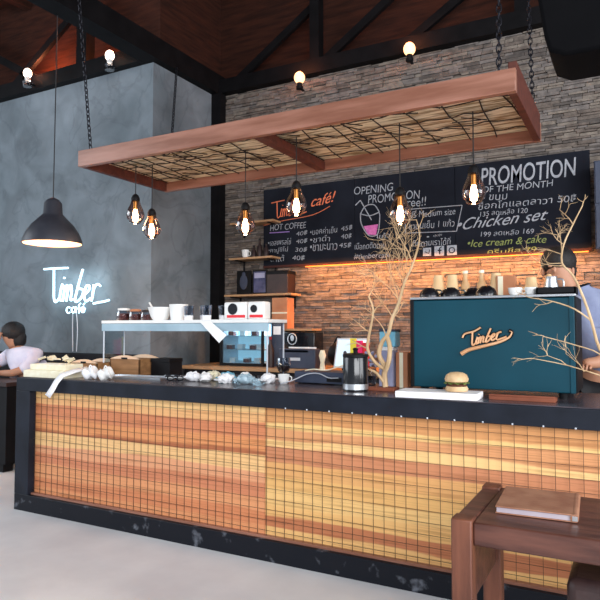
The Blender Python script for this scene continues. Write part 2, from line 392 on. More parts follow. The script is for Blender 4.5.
# ------------------------------------------------------------------ hanging canopy
cx0, cx1, cy0, cy1, cz0, cz1 = -4.20, -.58, 3.75, 4.90, 2.80, 2.94
cp = thing('hanging_canopy', 'long hanging pinkish timber frame with reed lattice above the counter', 'canopy', (0, 0, cz0))
part(MB().box(cx0, cx1, cy0, cy0 + .05, 0, .14), 'front_board', 'canopy', cp, bevel=.004)
part(MB().box(cx0, cx1, cy1 - .05, cy1, 0, .14), 'rear_board', 'canopy', cp, bevel=.004)
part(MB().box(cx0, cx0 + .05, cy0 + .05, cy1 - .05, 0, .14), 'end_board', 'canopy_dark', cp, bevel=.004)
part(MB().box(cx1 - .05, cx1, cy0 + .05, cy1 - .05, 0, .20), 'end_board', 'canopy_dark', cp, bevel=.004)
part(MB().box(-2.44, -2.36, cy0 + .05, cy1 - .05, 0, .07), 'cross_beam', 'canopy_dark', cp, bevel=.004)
part(MB().box(cx0 + .05, cx1 - .05, cy0 + .05, cy1 - .05, .09, .10), 'reed_panel', 'reed', cp)
mb = MB(); x = cx0 + .15
while x < cx1 - .1:
    k = rnd.uniform(-.10, .10); y0 = cy0 + .06; pts = []
    for q in range(6): pts.append((x + k * q / 5 + rnd.uniform(-.02, .02), y0 + q * (cy1 - cy0 - .12) / 5, .078 + rnd.uniform(-.006, .004)))
    mb.tube(pts, .005, 5)
    x += rnd.choice((.09, .12, .22, .26))
for y in (4.0, 4.22, 4.45, 4.68):
    pts = [(cx0 + .06 + i * (cx1 - cx0 - .12) / 40, y + rnd.uniform(-.03, .03), .07) for i in range(41)]
    mb.tube(pts, .0045, 5)
for _ in range(45):
    x = rnd.uniform(cx0 + .2, cx1 - .3); y = rnd.uniform(cy0 + .1, cy1 - .3); a = rnd.uniform(.2, 1.3)
    mb.tube([(x, y, .068), (x + .2 * math.cos(a), y + .2 * math.sin(a), .072)], .0042, 5)
part(mb, 'rod_lattice', 'rod', cp, smooth=False)
def chain(a, b):
    a = Vector(a); b = Vector(b); n = int((b - a).length / .042); d = (b - a).normalized(); mb = MB()
    s1 = d.cross(Vector((0, 1, 0))).normalized(); s2 = d.cross(s1).normalized()
    for i in range(n):
        c = a + (b - a) * (i + .5) / n; u = s1 if i % 2 else s2; pts = []
        for k in range(11):
            t = 2 * math.pi * k / 10; pts.append(c + u * math.cos(t) * .014 + d * math.sin(t) * .030)
        mb.tube(pts, .0048, 5)
    return mb
for a, b in (((-4.08, 3.78, .14), (-4.24, 3.72, 1.90)), ((-4.13, 4.86, .14), (-4.46, 5.36, 1.53)), ((-.68, 3.78, .14), (-.66, 3.9, 2.8)), ((-.63, 4.86, .2), (-.69, 4.9, 2.8))):
    part(chain(a, b), 'chain', 'chain', cp)

# ------------------------------------------------------------------ chalkboard
bd = thing('chalkboard', 'wide black chalkboard menu with handwriting on the stone wall', 'menu board', (0, 6.25, 0))
for a, b in ((-3.855, -2.68), (-2.675, -1.575), (-1.57, -.325)):
    part(MB().box(a, b, -.005, .022, 2.145, 3.055), 'board_panel', 'chalkboard', bd)
part(MB().box(-3.855, -.325, -.012, .022, 2.12, 2.145), 'bottom_ledge', 'board_edge', bd)
def text_mesh(s, shear=0, off=.0):
    cu = bpy.data.curves.new('t', 'FONT'); cu.body = s; cu.shear = shear; cu.extrude = .004; cu.offset = off
    o = bpy.data.objects.new('t', cu); C.objects.link(o); dg = bpy.context.evaluated_depsgraph_get()
    me = bpy.data.meshes.new_from_object(o.evaluated_get(dg), depsgraph=dg); bpy.data.objects.remove(o)
    return me
def chalk(s, x, z, wd, ht, mt='chalk', tilt=0, shear=.1, off=0):
    me = text_mesh(s, shear, off)
    if not me.vertices: return
    xs = [v.co.x for v in me.vertices]; ys = [v.co.y for v in me.vertices]
    x0, x1, y0, y1 = min(xs), max(xs), min(ys), max(ys)
    for v in me.vertices:
        px = (v.co.x - x0) / (x1 - x0) * wd; pz = (v.co.y - y0) / (y1 - y0) * ht
        wob = .004 * math.sin(px * 31 + z * 9)
        v.co = (x + px, -.0055 - .0012 * (.5 - v.co.z / .008), z + pz + px * tilt + wob)
    me.materials.clear(); me.materials.append(M[mt])
    o = bpy.data.objects.new('chalk_lettering', me); C.objects.link(o); o.parent = bd
LET = [('OPENING', -2.684, 2.875, .452, .085, 0), ('PROMOTION', -2.519, 2.765, .58, .09, 0), ('Free!!', -2.133, 2.685, .26, .09, 0),
       ('HOT COFFEE', -3.763, 2.56, .48, .07, 0), ('40฿', -3.412, 2.475, .15, .055, 0), ('40฿', -3.412, 2.385, .15, .055, 0), ('30฿', -3.425, 2.285, .16, .055, 0), ('40฿', -3.465, 2.19, .17, .06, 0),
       ('•เอสเพรสโซ่', -3.79, 2.385, .31, .075, 0), ('•คาปูชิโน่', -3.79, 2.285, .27, .075, 0), ('•ลาเต้', -3.79, 2.19, .22, .075, 0),
       ('•มอคค่าเย็น', -3.23, 2.475, .34, .075, 0), ('•ชาดำ', -3.23, 2.385, .25, .07, 0), ('•ชามะนาว', -3.23, 2.285, .34, .075, 0),
       ('45฿', -2.842, 2.49, .14, .058, 0), ('40฿', -2.843, 2.40, .13, .058, 0), ('45฿', -2.867, 2.30, .15, .058, 0),
       ('แก้ว', -2.42, 2.375, .15, .06, 0), ('เมื่อกดติดตาม', -2.68, 2.27, .36, .075, 0), ('#timbercafe', -2.69, 2.16, .42, .06, 0),
       ('ฟรี Medium size', -2.06, 2.565, .49, .075, 0), ('ชานมเย็น 1 แก้ว', -2.06, 2.445, .48, .08, 0), ('• **', -1.87, 2.345, .16, .03, 0), ('ติดตามเราได้ที่', -2.02, 2.26, .40, .075, 0),
       ('PROMOTION', -1.31, 2.825, .87, .175, 1), ('OF THE MONTH', -1.302, 2.75, .66, .062, 0), ('• ขนม', -1.30, 2.67, .24, .055, 0), ('ช็อกโกแลตลาวา 50฿', -1.34, 2.585, .90, .08, 0),
       ('135 ลดเหลือ 120', -1.324, 2.52, .45, .055, 0), ('199 ลดเหลือ 169', -1.32, 2.315, .5, .055, 0)]
for s, x, z, wd, ht, bold in LET: chalk(s, x, z, wd, ht, off=.006 if bold else -.006)
chalk('•Chicken set', -1.55, 2.40, .86, .11, shear=.5, tilt=.04)
chalk('•Ice cream & cake', -1.45, 2.22, .74, .07, 'chalk_green', shear=.3); chalk('ครีมชีส 79', -1.26, 2.13, .46, .06, 'chalk_green')
chalk('café!', -3.217, 2.79, .31, .12, 'chalk_orange', shear=.4, tilt=.12)
TIMBER = [[(0, .45), (.2, .455), (.38, .455)], [(.16, .45), (.165, .2), (.17, .04), (.2, -.01), (.25, .04)], [(.30, .24), (.27, .12), (.265, .02), (.30, .02)], [(.325, .31), (.33, .33)],
          [(.335, .22), (.325, .1), (.31, 0)], [(.325, .12), (.37, .22), (.385, .16), (.365, 0)], [(.375, .12), (.43, .22), (.445, .14), (.43, .02), (.47, .03)],
          [(.61, .43), (.555, .25), (.50, .03), (.53, -.005), (.60, .06), (.62, .15), (.55, .17)], [(.64, .09), (.70, .14), (.715, .2), (.665, .2), (.635, .08), (.665, 0), (.73, .04)],
          [(.775, .22), (.765, .1), (.745, 0)], [(.757, .08), (.785, .18), (.83, .225), (.875, .20)], [(.775, -.03), (.86, -.015), (.93, -.005), (1, .015)]]
def strokes(mb, lines, f, r, sm=4, n=6):
    for l in lines: mb.tube([f(*p) for p in l], r, n, sm=sm if len(l) > 2 else 0)
def bpt(x, z): return (x, -.006, z)
mb = MB(); strokes(mb, TIMBER, lambda u, v: (-3.745 + u * .47, -.006, 2.70 + v * .42 + u * .04), .0062)
strokes(mb, [[(-3.85, 2.63), (-3.6, 2.665), (-3.2, 2.70), (-2.98, 2.78)]], bpt, .0045)
part(mb, 'chalk_lettering', 'chalk_orange', bd)
part(MB().tube([(-3.77, -.006, 2.535), (-3.5, -.006, 2.53)], .006), 'chalk_underline', 'chalk_purple', bd)
mb = MB()
strokes(mb, [[(-2.61, 2.66), (-2.60, 2.55), (-2.52, 2.42), (-2.43, 2.41), (-2.40, 2.46), (-2.385, 2.62), (-2.40, 2.66)], [(-2.61, 2.66), (-2.55, 2.74), (-2.45, 2.745), (-2.39, 2.66)],
             [(-2.61, 2.66), (-2.5, 2.63), (-2.39, 2.66)], [(-2.67, 2.76), (-2.61, 2.81)], [(-2.61, 2.81), (-2.48, 2.58)]], bpt, .0062)
strokes(mb, [[(-2.1, 2.66), (-1.5, 2.65)], [(-1.5, 2.65), (-1.56, 2.39)], [(-1.56, 2.39), (-2.1, 2.41)], [(-2.1, 2.41), (-2.1, 2.66)]], bpt, .0045)
part(mb, 'chalk_drawing', 'chalk', bd)
part(MB().prism([(-2.575, 2.52), (-2.52, 2.425), (-2.43, 2.415), (-2.405, 2.53)], 'y', -.0065, -.0045), 'chalk_drawing', 'chalk_magenta', bd, smooth=False, label='magenta drink inside the chalk cup')
for x, z, s in ((-1.91, 2.155, .085), (-1.79, 2.15, .10), (-1.66, 2.15, .10)):
    part(MB().box(x, x + s, -.0065, -.0045, z, z + s), 'chalk_icon', 'chalk', bd)
mb = MB(); mb.tube([(-1.735, -.007, 2.165), (-1.735, -.007, 2.23), (-1.715, -.007, 2.24)], .006); mb.tube([(-1.755, -.007, 2.205), (-1.715, -.007, 2.205)], .006)
mb.tube([(-1.61 + .028 * math.cos(t * .6283), -.007, 2.2 + .028 * math.sin(t * .6283)) for t in range(11)], .005); mb.tube([(-1.89, -.007, 2.2), (-1.85, -.007, 2.18), (-1.84, -.007, 2.22)], .005)
part(mb, 'icon_mark', 'chalkboard', bd)
led = tag(part(MB().box(-3.3, -.35, 6.255, 6.268, 2.108, 2.119), 'led_strip', 'warm_led'), 'thin warm light strip tucked under the chalkboard', 'light')
area('led_strip_light', (-1.75, 6.02, 2.12), (-1.75, 6.35, 1.2), 3.1, .06, 38, (1, .36, .085))

# ------------------------------------------------------------------ pendant bulbs
def point(loc, e, col, r=.03):
    l = bpy.data.lights.new('bulb_light', 'POINT'); l.energy = e; l.color = col; l.shadow_soft_size = r
    o = bpy.data.objects.new('bulb_light', l); C.objects.link(o); o.location = loc; return o
def pendant(loc, top, label):
    """origin at the lowest point of the glass"""
    p = thing('pendant_lamp', label, 'pendant lamp', loc, 0, 'glass pendant lamps hanging from the canopy')
    part(MB().lathe([(.012, 0), (.045, .012), (.075, .055), (.082, .085), (.070, .13), (.046, .18), (.036, .215)], n=20, cap=False), 'glass_shade', 'bulb_glass', p)
    part(MB().lathe([(.036, .205), (.038, .235), (.026, .262), (.008, .275)], n=16), 'cap', 'black', p)
    part(MB().lathe([(.019, .135), (.02, .205)], n=12), 'socket', 'brass', p)
    part(MB().lathe([(.006, .02), (.022, .032), (.028, .06), (.022, .10), (.014, .135)], n=14), 'bulb', 'filament', p)
    part(MB().tube([(0, 0, .27), (0, 0, top - loc[2])], .0045, 6), 'cord', 'cord', p)
    point((loc[0], loc[1], loc[2] - .03), 2.2, (1, .72, .42)); return p
ct_top = 2.875
pendant((-3.91, 4.15, 2.335), ct_top, 'pear-shaped glass pendant bulb at the far left of the canopy, upper of the close pair')
pendant((-3.78, 4.22, 2.205), ct_top, 'glass pendant bulb hanging slightly lower right of the leftmost one')
pendant((-2.80, 4.25, 2.17), ct_top, 'glass pendant bulb hanging before the wall shelves left of the chalkboard')
pendant((-2.25, 4.12, 2.26), ct_top, 'glass pendant bulb in front of the orange script on the chalkboard')
pendant((-1.45, 4.20, 2.14), ct_top, 'glass pendant bulb above the bare branch, before the opening promotion notice')
pendant((-.93, 4.20, 2.235), ct_top, 'rightmost glass pendant bulb, beside the large promotion heading')
# big dome lamp
dl = thing('dome_lamp', 'large charcoal dome pendant lamp above the neon sign', 'pendant lamp', (-4.68, 3.9, 2.18))
part(MB().lathe([(.262, 0), (.258, .035), (.232, .10), (.182, .175), (.118, .24), (.085, .275), (.078, .375), (.055, .405), (.02, .425)], n=32, cap=False), 'lamp_shade', 'lamp_grey', dl)
part(MB().lathe([(.256, .002), (.252, .035), (.226, .10), (.176, .172), (.11, .235), (.02, .26)], n=32, cap=False), 'shade_lining', 'lamp_in', dl)
part(MB().ell((0, 0, .13), (.035, .035, .05)), 'bulb', 'globe', dl)
part(MB().tube([(0, 0, .42), (.01, 0, 2.0), (.01, 0, 3.55)], .005, 6), 'cord', 'cord', dl)
point((-4.68, 3.9, 2.21), 9, (1, .68, .42), .05)
# neon sign
ns = thing('neon_sign', 'white neon script sign on the grey wall', 'neon sign', (-6.22, 5.07, 1.70))
mb = MB(); strokes(mb, TIMBER, lambda u, v: (u * 1.07, 0, v * .86 + .02 + (u - .5) * -.02), .0125, n=8)
part(mb, 'neon_script', 'neon', ns)
me_mb = MB()
def arc(cx, cz, r, a0, a1, k=8): return [(cx + r * math.cos(R(a0 + (a1 - a0) * i / k)), cz + r * math.sin(R(a0 + (a1 - a0) * i / k))) for i in range(k + 1)]
caf = [arc(.43, -.06, .035, 50, 310), arc(.51, -.06, .032, 0, 350), [(.545, -.02), (.548, -.095)], [(.60, -.10), (.60, -.0), (.625, .015)], [(.575, -.045), (.625, -.045)], arc(.665, -.06, .03, 0, 320), [(.635, -.06), (.695, -.06)], [(.67, -.005), (.69, .015)]]
strokes(me_mb, caf, lambda x, z: (x, 0, z - .02), .009, sm=0)
part(me_mb, 'neon_small_word', 'neon', ns)
part(MB().tube([(.50, 0, -.11), (.49, .01, -.3), (.50, .01, -.56)], .006, 6, sm=3).tube([(.56, 0, -.11), (.57, .01, -.3), (.56, .01, -.56)], .005, 6, sm=3), 'cable', 'silver', ns)
area('neon_glow', (-5.65, 4.98, 1.88), (-5.65, 5.2, 1.88), .9, .35, 1.6, (.7, .92, 1))

# globe bulbs on the beams
def globe(loc, white, label):
    g = thing('beam_lamp', label, 'lamp', loc, 0, 'globe lamps on the roof beams')
    part(MB().ell((0, 0, 0), (.05, .05, .06)) if white else MB().ell((0, 0, 0), (.062, .062, .07)), 'bulb', 'globe_white' if white else 'globe', g)
    part(MB().lathe([(.03, -.10), (.03, -.045)], n=12), 'socket', 'white' if white else 'black', g)
    part(MB().lathe([(.05, -.165), (.058, -.11), (.05, -.10)], n=14) if white else MB().lathe([(.04, -.13), (.04, -.10)], n=12), 'holder', 'cup_glass' if white else 'black', g)
    part(MB().box(-.012, .012, 0, .10, -.125, -.11), 'bracket', 'black', g)
    point((loc[0], loc[1] + (.16 if white else -.09), loc[2] + .13), 22 if white else 3, (1, .27, .10))
globe((-6.37, 4.90, 4.48), 1, 'small glowing bulb standing on the beam at the far left')
globe((-5.02, 4.90, 4.41), 1, 'small glowing bulb on the beam just left of the roof corner')
globe((-3.28, 6.08, 4.25), 0, 'round glowing bulb on the back wall beam beneath the post')
globe((-1.985, 6.08, 4.30), 0, 'round glowing bulb on the back wall beam near the canopy right half')
# black hanging box
hb = thing('hanging_speaker', 'large black box with rounded lower corners hanging at the top right', 'speaker', (-.19, 1.7, 2.105))
pr_ = [(0.05, 0), (.55, 0), (.6, .05), (.62, .5), (-.06, .5), (0, .06), (.012, .02)]
part(MB().prism(pr_, 'y', 0, .20), 'housing', 'housing_black', hb, bevel=.01)
part(MB().box(.27, .31, .08, .12, .5, 3.64), 'hanger', 'black', hb)

# ------------------------------------------------------------------ espresso machine
em = thing('espresso_machine', 'large teal espresso machine with gold script logo at the right of the counter', 'coffee machine', (-1.165, 3.58, TOP))
mw = .885
part(MB().box(0, mw, 0, .018, .035, .545), 'rear_panel', 'teal', em, bevel=.006)
part(MB().box(0.01, mw - .01, .02, .40, .04, .55), 'body', 'black', em, bevel=.01)
part(MB().box(mw - .022, mw + .004, -.006, .02, .035, .55), 'corner_trim', 'teal', em, bevel=.003)
part(MB().box(-.012, .01, -.006, .40, .035, .55), 'side_panel', 'black', em, bevel=.003)
part(MB().box(mw - .002, mw + .012, .02, .40, .035, .55), 'side_panel', 'black', em, bevel=.003)
part(MB().box(-.012, mw + .012, -.008, .42, .55, .565), 'top_tray', 'steel', em, bevel=.003)
for x in (.06, mw - .06):
    for y in (.04, .36): part(MB().lathe([(.022, 0), (.026, .036)], (x, y, 0), n=12), 'foot', 'black', em)
lg = MB(); ca, sa = math.cos(R(14)), math.sin(R(14))
def lp(y):
    def f(u, v): u2 = u * .235 + v * .05; v2 = v * .155; return (.315 + u2 * ca - v2 * sa, y, .275 + u2 * sa + v2 * ca)
    return f
SW = [[(-.09, -.22), (.1, -.14), (.45, -.13), (.8, -.12), (1.05, -.04), (1.12, .12), (1.04, .2)]]
TM = [[(-.08, .34), (-.02, .46), (.2, .47), (.36, .55)]] + TIMBER[1:]
strokes(lg, TM, lp(-.004), .0105); lg.tube([lp(-.004)(*p) for p in SW[0]], .011, 8, sm=4)
part(lg, 'logo_outline', 'black', em)
lg = MB(); strokes(lg, TM, lp(-.0125), .0056)
pts = smooth_pts([lp(-.011)(*p) for p in SW[0]], 5); lg.tube(pts, [.013 - .010 * i / (len(pts) - 1) for i in range(len(pts))], 8)
part(lg, 'logo_lettering', 'gold', em)
MT = TOP + .565
# upside-down black cups and other tableware on the machine
def cup_bm(r, h, up=False):
    if up: return MB().lathe([(r * .6, 0), (r * .9, h * .4), (r, h), (r * .93, h), (r * .8, h * .4), (.01, h * .12)], n=20, cap=False).lathe([(r * .6, 0), (r * .6, .002)], n=20)
    return MB().lathe([(r, 0), (r * .98, h * .35), (r * .78, h * .75), (r * .45, h * .95), (r * .42, h), (r * .3, h)], n=20)
bc = None
for i, (x, y, lab) in enumerate([(-1.10, 3.72, 'upturned black cup at the left end of the espresso machine top'), (-.975, 3.74, 'upturned black cup second from the left on the espresso machine'),
                                 (-.865, 3.84, 'upturned black cup behind and between two others on the espresso machine'), (-.755, 3.70, 'upturned black cup rightmost on the espresso machine')]):
    if bc is None:
        bc = thing('black_cup', lab, 'cup', (x, y, MT), 0, 'upturned black cups on the espresso machine')
        part(cup_bm(.062, .062), 'bowl', 'gloss_black', bc)
        part(MB().tube([(.05, -.02, .018), (.078, -.03, .022), (.08, -.03, .042), (.045, -.018, .048)], .005, 6, sm=3), 'handle', 'gloss_black', bc)
    else: dup(bc, (x, y, MT), lab, rz=i * .8)
for i, (x, h, lab) in enumerate([(-1.10, .165, 'leftmost tall stack of paper cups behind the black cups'), (-1.01, .165, 'second stack of paper cups from the left on the machine'), (-.74, .15, 'paper cup stack right behind the rightmost black cup'), (-.52, .10, 'short paper cup stack near the middle right of the machine top')]):
    s = thing('paper_cup_stack', lab, 'paper cups', (x, 3.92 if i < 3 else 3.8, MT), 0, 'kraft paper cups on the espresso machine')
    for k in range(4 if i < 3 else 2):
        z = k * .022
        part(MB().lathe([(.040, z), (.028, z + .088), (.02, z + .09)], n=18), 'paper_cup', 'kraft', s)
for x, lab in ((-.93, 'slim wooden bottle shape standing behind the second and third black cup'), (-.83, 'shorter slim wooden bottle shape just left of the kraft carton')):
    s = thing('wooden_bottle', lab, 'bottle', (x, 3.93, MT), 0, 'slim wooden bottles on the espresso machine')
    part(MB().lathe([(.028, 0), (.028, .09), (.014, .125), (.014, .16)], n=14), 'body', 'tan_wood', s); part(MB().lathe([(.017, .16), (.017, .178)], n=12), 'stopper', 'cream', s)
s = thing('kraft_carton', 'pale kraft carton standing upright on the espresso machine', 'carton', (-.67, 3.90, MT)); part(MB().box(-.06, .05, -.03, .03, 0, .135), 'body', 'card', s, bevel=.003); part(MB().box(-.05, -.02, -.034, -.03, .01, .13), 'label', 'cream', s)
for x, lab, r in ((-.59, 'small white cup before the short paper cup stack', .04), (-.505, 'small white cup beside the black grinder tray on the machine', .034)):
    s = thing('white_cup', lab, 'cup', (x, 3.68, MT), 0, 'white cups on the espresso machine'); part(cup_bm(r, .045, True), 'bowl', 'white', s)
    part(MB().tube([(r * .9, 0, .038), (r + .02, 0, .034), (r + .018, 0, .016), (r * .75, 0, .012)], .004, 6, sm=3), 'handle', 'white', s)
s = thing('wooden_tamper', 'wooden handled tamper standing right of the paper cups on the machine', 'tamper', (-.43, 3.86, MT)); part(MB().lathe([(.03, 0), (.03, .02)], n=16), 'base', 'steel', s); part(MB().lathe([(.012, .02), (.02, .06), (.022, .11), (.012, .13)], n=14), 'handle', 'tan_wood', s)
s = thing('black_tray', 'low black tray at the right end of the espresso machine top', 'tray', (-.37, 3.70, MT))
part(MB().box(-.10, .10, -.08, .08, 0, .008).box(-.10, .10, -.08, -.072, 0, .04).box(-.10, .10, .072, .08, 0, .04).box(-.10, -.092, -.08, .08, 0, .04).box(.092, .10, -.08, .08, 0, .04), 'tray_body', 'black', s)
s = thing('steel_jug', 'steel milk jug standing in the black tray on the machine', 'jug', (-.40, 3.70, MT + .008)); part(MB().lathe([(.035, 0), (.038, .04), (.028, .08), (.032, .095), (.028, .095), (.024, .08)], n=18), 'body', 'steel', s)
part(MB().tube([(.03, 0, .08), (.06, 0, .075), (.06, 0, .03), (.036, 0, .02)], .005, 6, sm=3), 'handle', 'steel', s)

# ------------------------------------------------------------------ white tray, burger, jar, branches
s = thing('white_serving_board', 'white rectangular serving board at the counter edge before the espresso machine', 'board', (-1.165, 3.265, TOP), R(3))
part(MB().box(0, .44, 0, .20, 0, .036), 'board', 'paper', s, bevel=.004)
s = thing('wooden_tray', 'small dark wooden tray behind the burger under the machine front', 'tray', (-.64, 3.44, TOP)); part(MB().box(-.05, .28, -.03, .07, 0, .02).box(-.05, .28, -.03, -.02, .02, .03), 'tray_body', 'wood_block', s, bevel=.002)
s = thing('burger', 'small burger with lettuce standing on the white serving board', 'burger', (-.855, 3.385, TOP + .036))
part(MB().lathe([(.03, 0), (.058, .004), (.062, .018), (.055, .03), (.02, .032)], n=22), 'bottom_bun', 'bun', s)
part(MB().lathe([(.052, .03), (.056, .036), (.05, .044)], n=22), 'patty', 'patty', s)
mb = MB(); vs = []; n = 36
for k, (r, z) in enumerate(((.02, .046), (.06, .048), (.068, .044))):
    for i in range(n): vs.append((r * math.cos(2 * math.pi * i / n), r * math.sin(2 * math.pi * i / n), z + (.006 * math.sin(i * 1.9) * k / 2) + .002))
fs = [(k * n + i, k * n + (i + 1) % n, (k + 1) * n + (i + 1) % n, (k + 1) * n + i) for k in range(2) for i in range(n)]
mb.add(vs, fs); part(mb, 'lettuce', 'lettuce', s)
part(MB().lathe([(.05, .050), (.061, .056), (.064, .07), (.055, .092), (.035, .104), (.01, .107)], n=22), 'top_bun', 'bun', s)
s = thing('black_canister', 'tall black cylindrical canister with knob lid on the counter', 'canister', (-1.50, 3.50, TOP))
part(MB().lathe([(.074, 0), (.076, .01), (.076, .20), (.072, .208)], n=28), 'body', 'gloss_black', s)
part(MB().lathe([(.078, .205), (.078, .222), (.05, .228), (.014, .23), (.013, .245), (.018, .255), (.008, .262)], n=24), 'lid', 'black', s)
part(MB().lathe([(.0775, .012), (.0775, .045)], n=28, cap=False), 'steel_band', 'steel', s)
s = thing('wood_block', 'reddish wooden block beneath the bare branch left of the machine', 'block', (-1.345, 3.60, TOP)); part(MB().box(-.095, .07, -.05, .05, 0, .022), 'block', 'wood_block', s, bevel=.003)

def twigs(mb, p, d, l, r, depth, rg, flat=.5, droop=0):
    pts = [p]; q = p
    for i in range(3):
        d = (d + Vector((rg.uniform(-.35, .35), rg.uniform(-.35, .35) * flat, rg.uniform(-.3, .3) - droop))).normalized()
        q = q + d * l / 3; pts.append(q)
    mb.tube(pts, [r, r * .85, r * .7, r * .5], 5)
    if depth > 0:
        for i in range(rg.choice((2, 3))):
            k = rg.choice((1, 2, 3)); a = rg.uniform(-1.1, 1.1)
            d2 = Vector((d.x * math.cos(a) + d.z * math.sin(a), d.y + rg.uniform(-.4, .4), -d.x * math.sin(a) + d.z * math.cos(a))).normalized()
            twigs(mb, pts[k], d2, l * rg.uniform(.55, .8), r * .6, depth - 1, rg, flat, droop)
tr = thing('bare_branch', 'bare pale branch with many twigs standing left of the espresso machine', 'branch', (-1.345, 3.60, TOP + .022))
o0 = Vector((-1.345, 3.60, TOP + .022))
def W(*p): return [Vector(q) - o0 for q in p]
tk = MB()
tk.tube(W((-1.345, 3.6, 1.046), (-1.352, 3.6, 1.12), (-1.345, 3.6, 1.165), (-1.385, 3.6, 1.24), (-1.365, 3.6, 1.32), (-1.325, 3.6, 1.37), (-1.30, 3.6, 1.46), (-1.255, 3.6, 1.56), (-1.22, 3.6, 1.68), (-1.17, 3.6, 1.78), (-1.13, 3.6, 1.90)), [.019, .006], 8, sm=3)
tk.tube(W((-1.352, 3.6, 1.13), (-1.32, 3.59, 1.20), (-1.315, 3.6, 1.29), (-1.335, 3.6, 1.36)), [.016, .014], 8, sm=3)
tk.tube(W((-1.34, 3.6, 1.15), (-1.40, 3.58, 1.19), (-1.45, 3.57, 1.28), (-1.43, 3.57, 1.40), (-1.41, 3.57, 1.52), (-1.44, 3.57, 1.6)), [.012, .005], 7, sm=3)
tk.tube(W((-1.345, 3.6, 1.06), (-1.39, 3.57, 1.13), (-1.43, 3.56, 1.15)), [.012, .005], 7, sm=3)
part(tk, 'stem', 'bark', tr)
rg = random.Random(12); tw = MB()
for p, d, l, dp in [((-1.13, 3.6, 1.90), (.2, 0, 1), .16, 3), ((-1.17, 3.6, 1.78), (-.6, .1, 1), .18, 3), ((-1.22, 3.6, 1.68), (-.8, 0, 1), .20, 3), ((-1.20, 3.6, 1.72), (.2, 0, 1), .16, 3),
                    ((-1.255, 3.6, 1.56), (-.5, 0, 1), .20, 3), ((-1.255, 3.6, 1.58), (-.3, -.2, 1), .26, 3), ((-1.22, 3.6, 1.68), (.1, 0, 1), .24, 3), ((-1.17, 3.6, 1.80), (-.2, 0, 1), .22, 3), ((-1.44, 3.57, 1.6), (.1, 0, 1), .16, 3), ((-1.41, 3.57, 1.50), (.8, 0, .8), .10, 2),
                    ((-1.43, 3.57, 1.38), (-.8, 0, .6), .10, 2), ((-1.30, 3.6, 1.46), (.8, 0, .6), .09, 2), ((-1.45, 3.57, 1.28), (-.9, 0, .2), .12, 2), ((-1.43, 3.56, 1.15), (-.9, 0, .5), .08, 2), ((-1.34, 3.6, 1.36), (-.4, 0, 1), .13, 3), ((-1.30, 3.6, 1.48), (-.3, 0, 1), .2, 3), ((-1.24, 3.6, 1.62), (-.5, 0, 1), .26, 3)]:
    twigs(tw, Vector(p) - o0, Vector(d).normalized(), l, .0040, dp, rg)
part(tw, 'twigs', 'bark', tr, smooth=False)['kind'] = 'stuff'
tr2 = thing('bare_branch', 'bare pale branch bending in front of the right side of the espresso machine', 'branch', (.03, 3.40, TOP))
o0 = Vector((.03, 3.40, TOP)); tk = MB()
tk.tube(W((.03, 3.4, 1.024), (0, 3.4, 1.12), (-.08, 3.4, 1.22), (-.15, 3.4, 1.30), (-.185, 3.4, 1.44), (-.22, 3.4, 1.56), (-.265, 3.4, 1.67), (-.315, 3.4, 1.735), (-.305, 3.4, 1.83), (-.26, 3.4, 1.93), (-.215, 3.4, 2.02)), [.010, .003], 8, sm=3)
tk.tube(W((-.185, 3.4, 1.44), (-.26, 3.39, 1.50), (-.36, 3.38, 1.54), (-.46, 3.38, 1.56)), [.005, .002], 6, sm=3)
tk.tube(W((-.02, 3.4, 1.13), (-.14, 3.39, 1.27), (-.26, 3.38, 1.32), (-.40, 3.38, 1.36)), [.0045, .002], 6, sm=3)
tk.tube(W((0, 3.4, 1.12), (-.14, 3.37, 1.17), (-.30, 3.36, 1.22), (-.46, 3.36, 1.25)), [.0045, .002], 6, sm=3)
part(tk, 'stem', 'bark', tr2); tw = MB(); rg = random.Random(5)
for p, d, l, dp in [((-.215, 3.4, 2.02), (.2, 0, 1), .06, 1), ((-.26, 3.4, 1.93), (-.6, 0, .7), .10, 2), ((-.305, 3.4, 1.83), (-.8, 0, .6), .12, 3), ((-.315, 3.4, 1.78), (-1, 0, .6), .13, 3), ((-.315, 3.4, 1.80), (-.4, 0, 1), .12, 3), ((-.315, 3.4, 1.735), (-1, 0, 0), .10, 2), ((-.30, 3.4, 1.72), (-1, 0, -.2), .12, 2),
                    ((-.46, 3.38, 1.56), (-1, 0, 0), .06, 2), ((-.36, 3.38, 1.54), (-1, 0, -.4), .10, 1), ((-.40, 3.38, 1.36), (-1, 0, .3), .05, 1), ((-.30, 3.36, 1.22), (-.8, 0, .8), .10, 2), ((-.46, 3.36, 1.25), (-1, 0, .2), .07, 2), ((-.22, 3.36, 1.19), (-.5, 0, .9), .12, 2), ((-.10, 3.4, 1.25), (.6, 0, .6), .12, 2)]:
    twigs(tw, Vector(p) - o0, Vector(d).normalized(), l, .0028, dp, rg)
part(tw, 'twigs', 'bark', tr2, smooth=False)['kind'] = 'stuff'

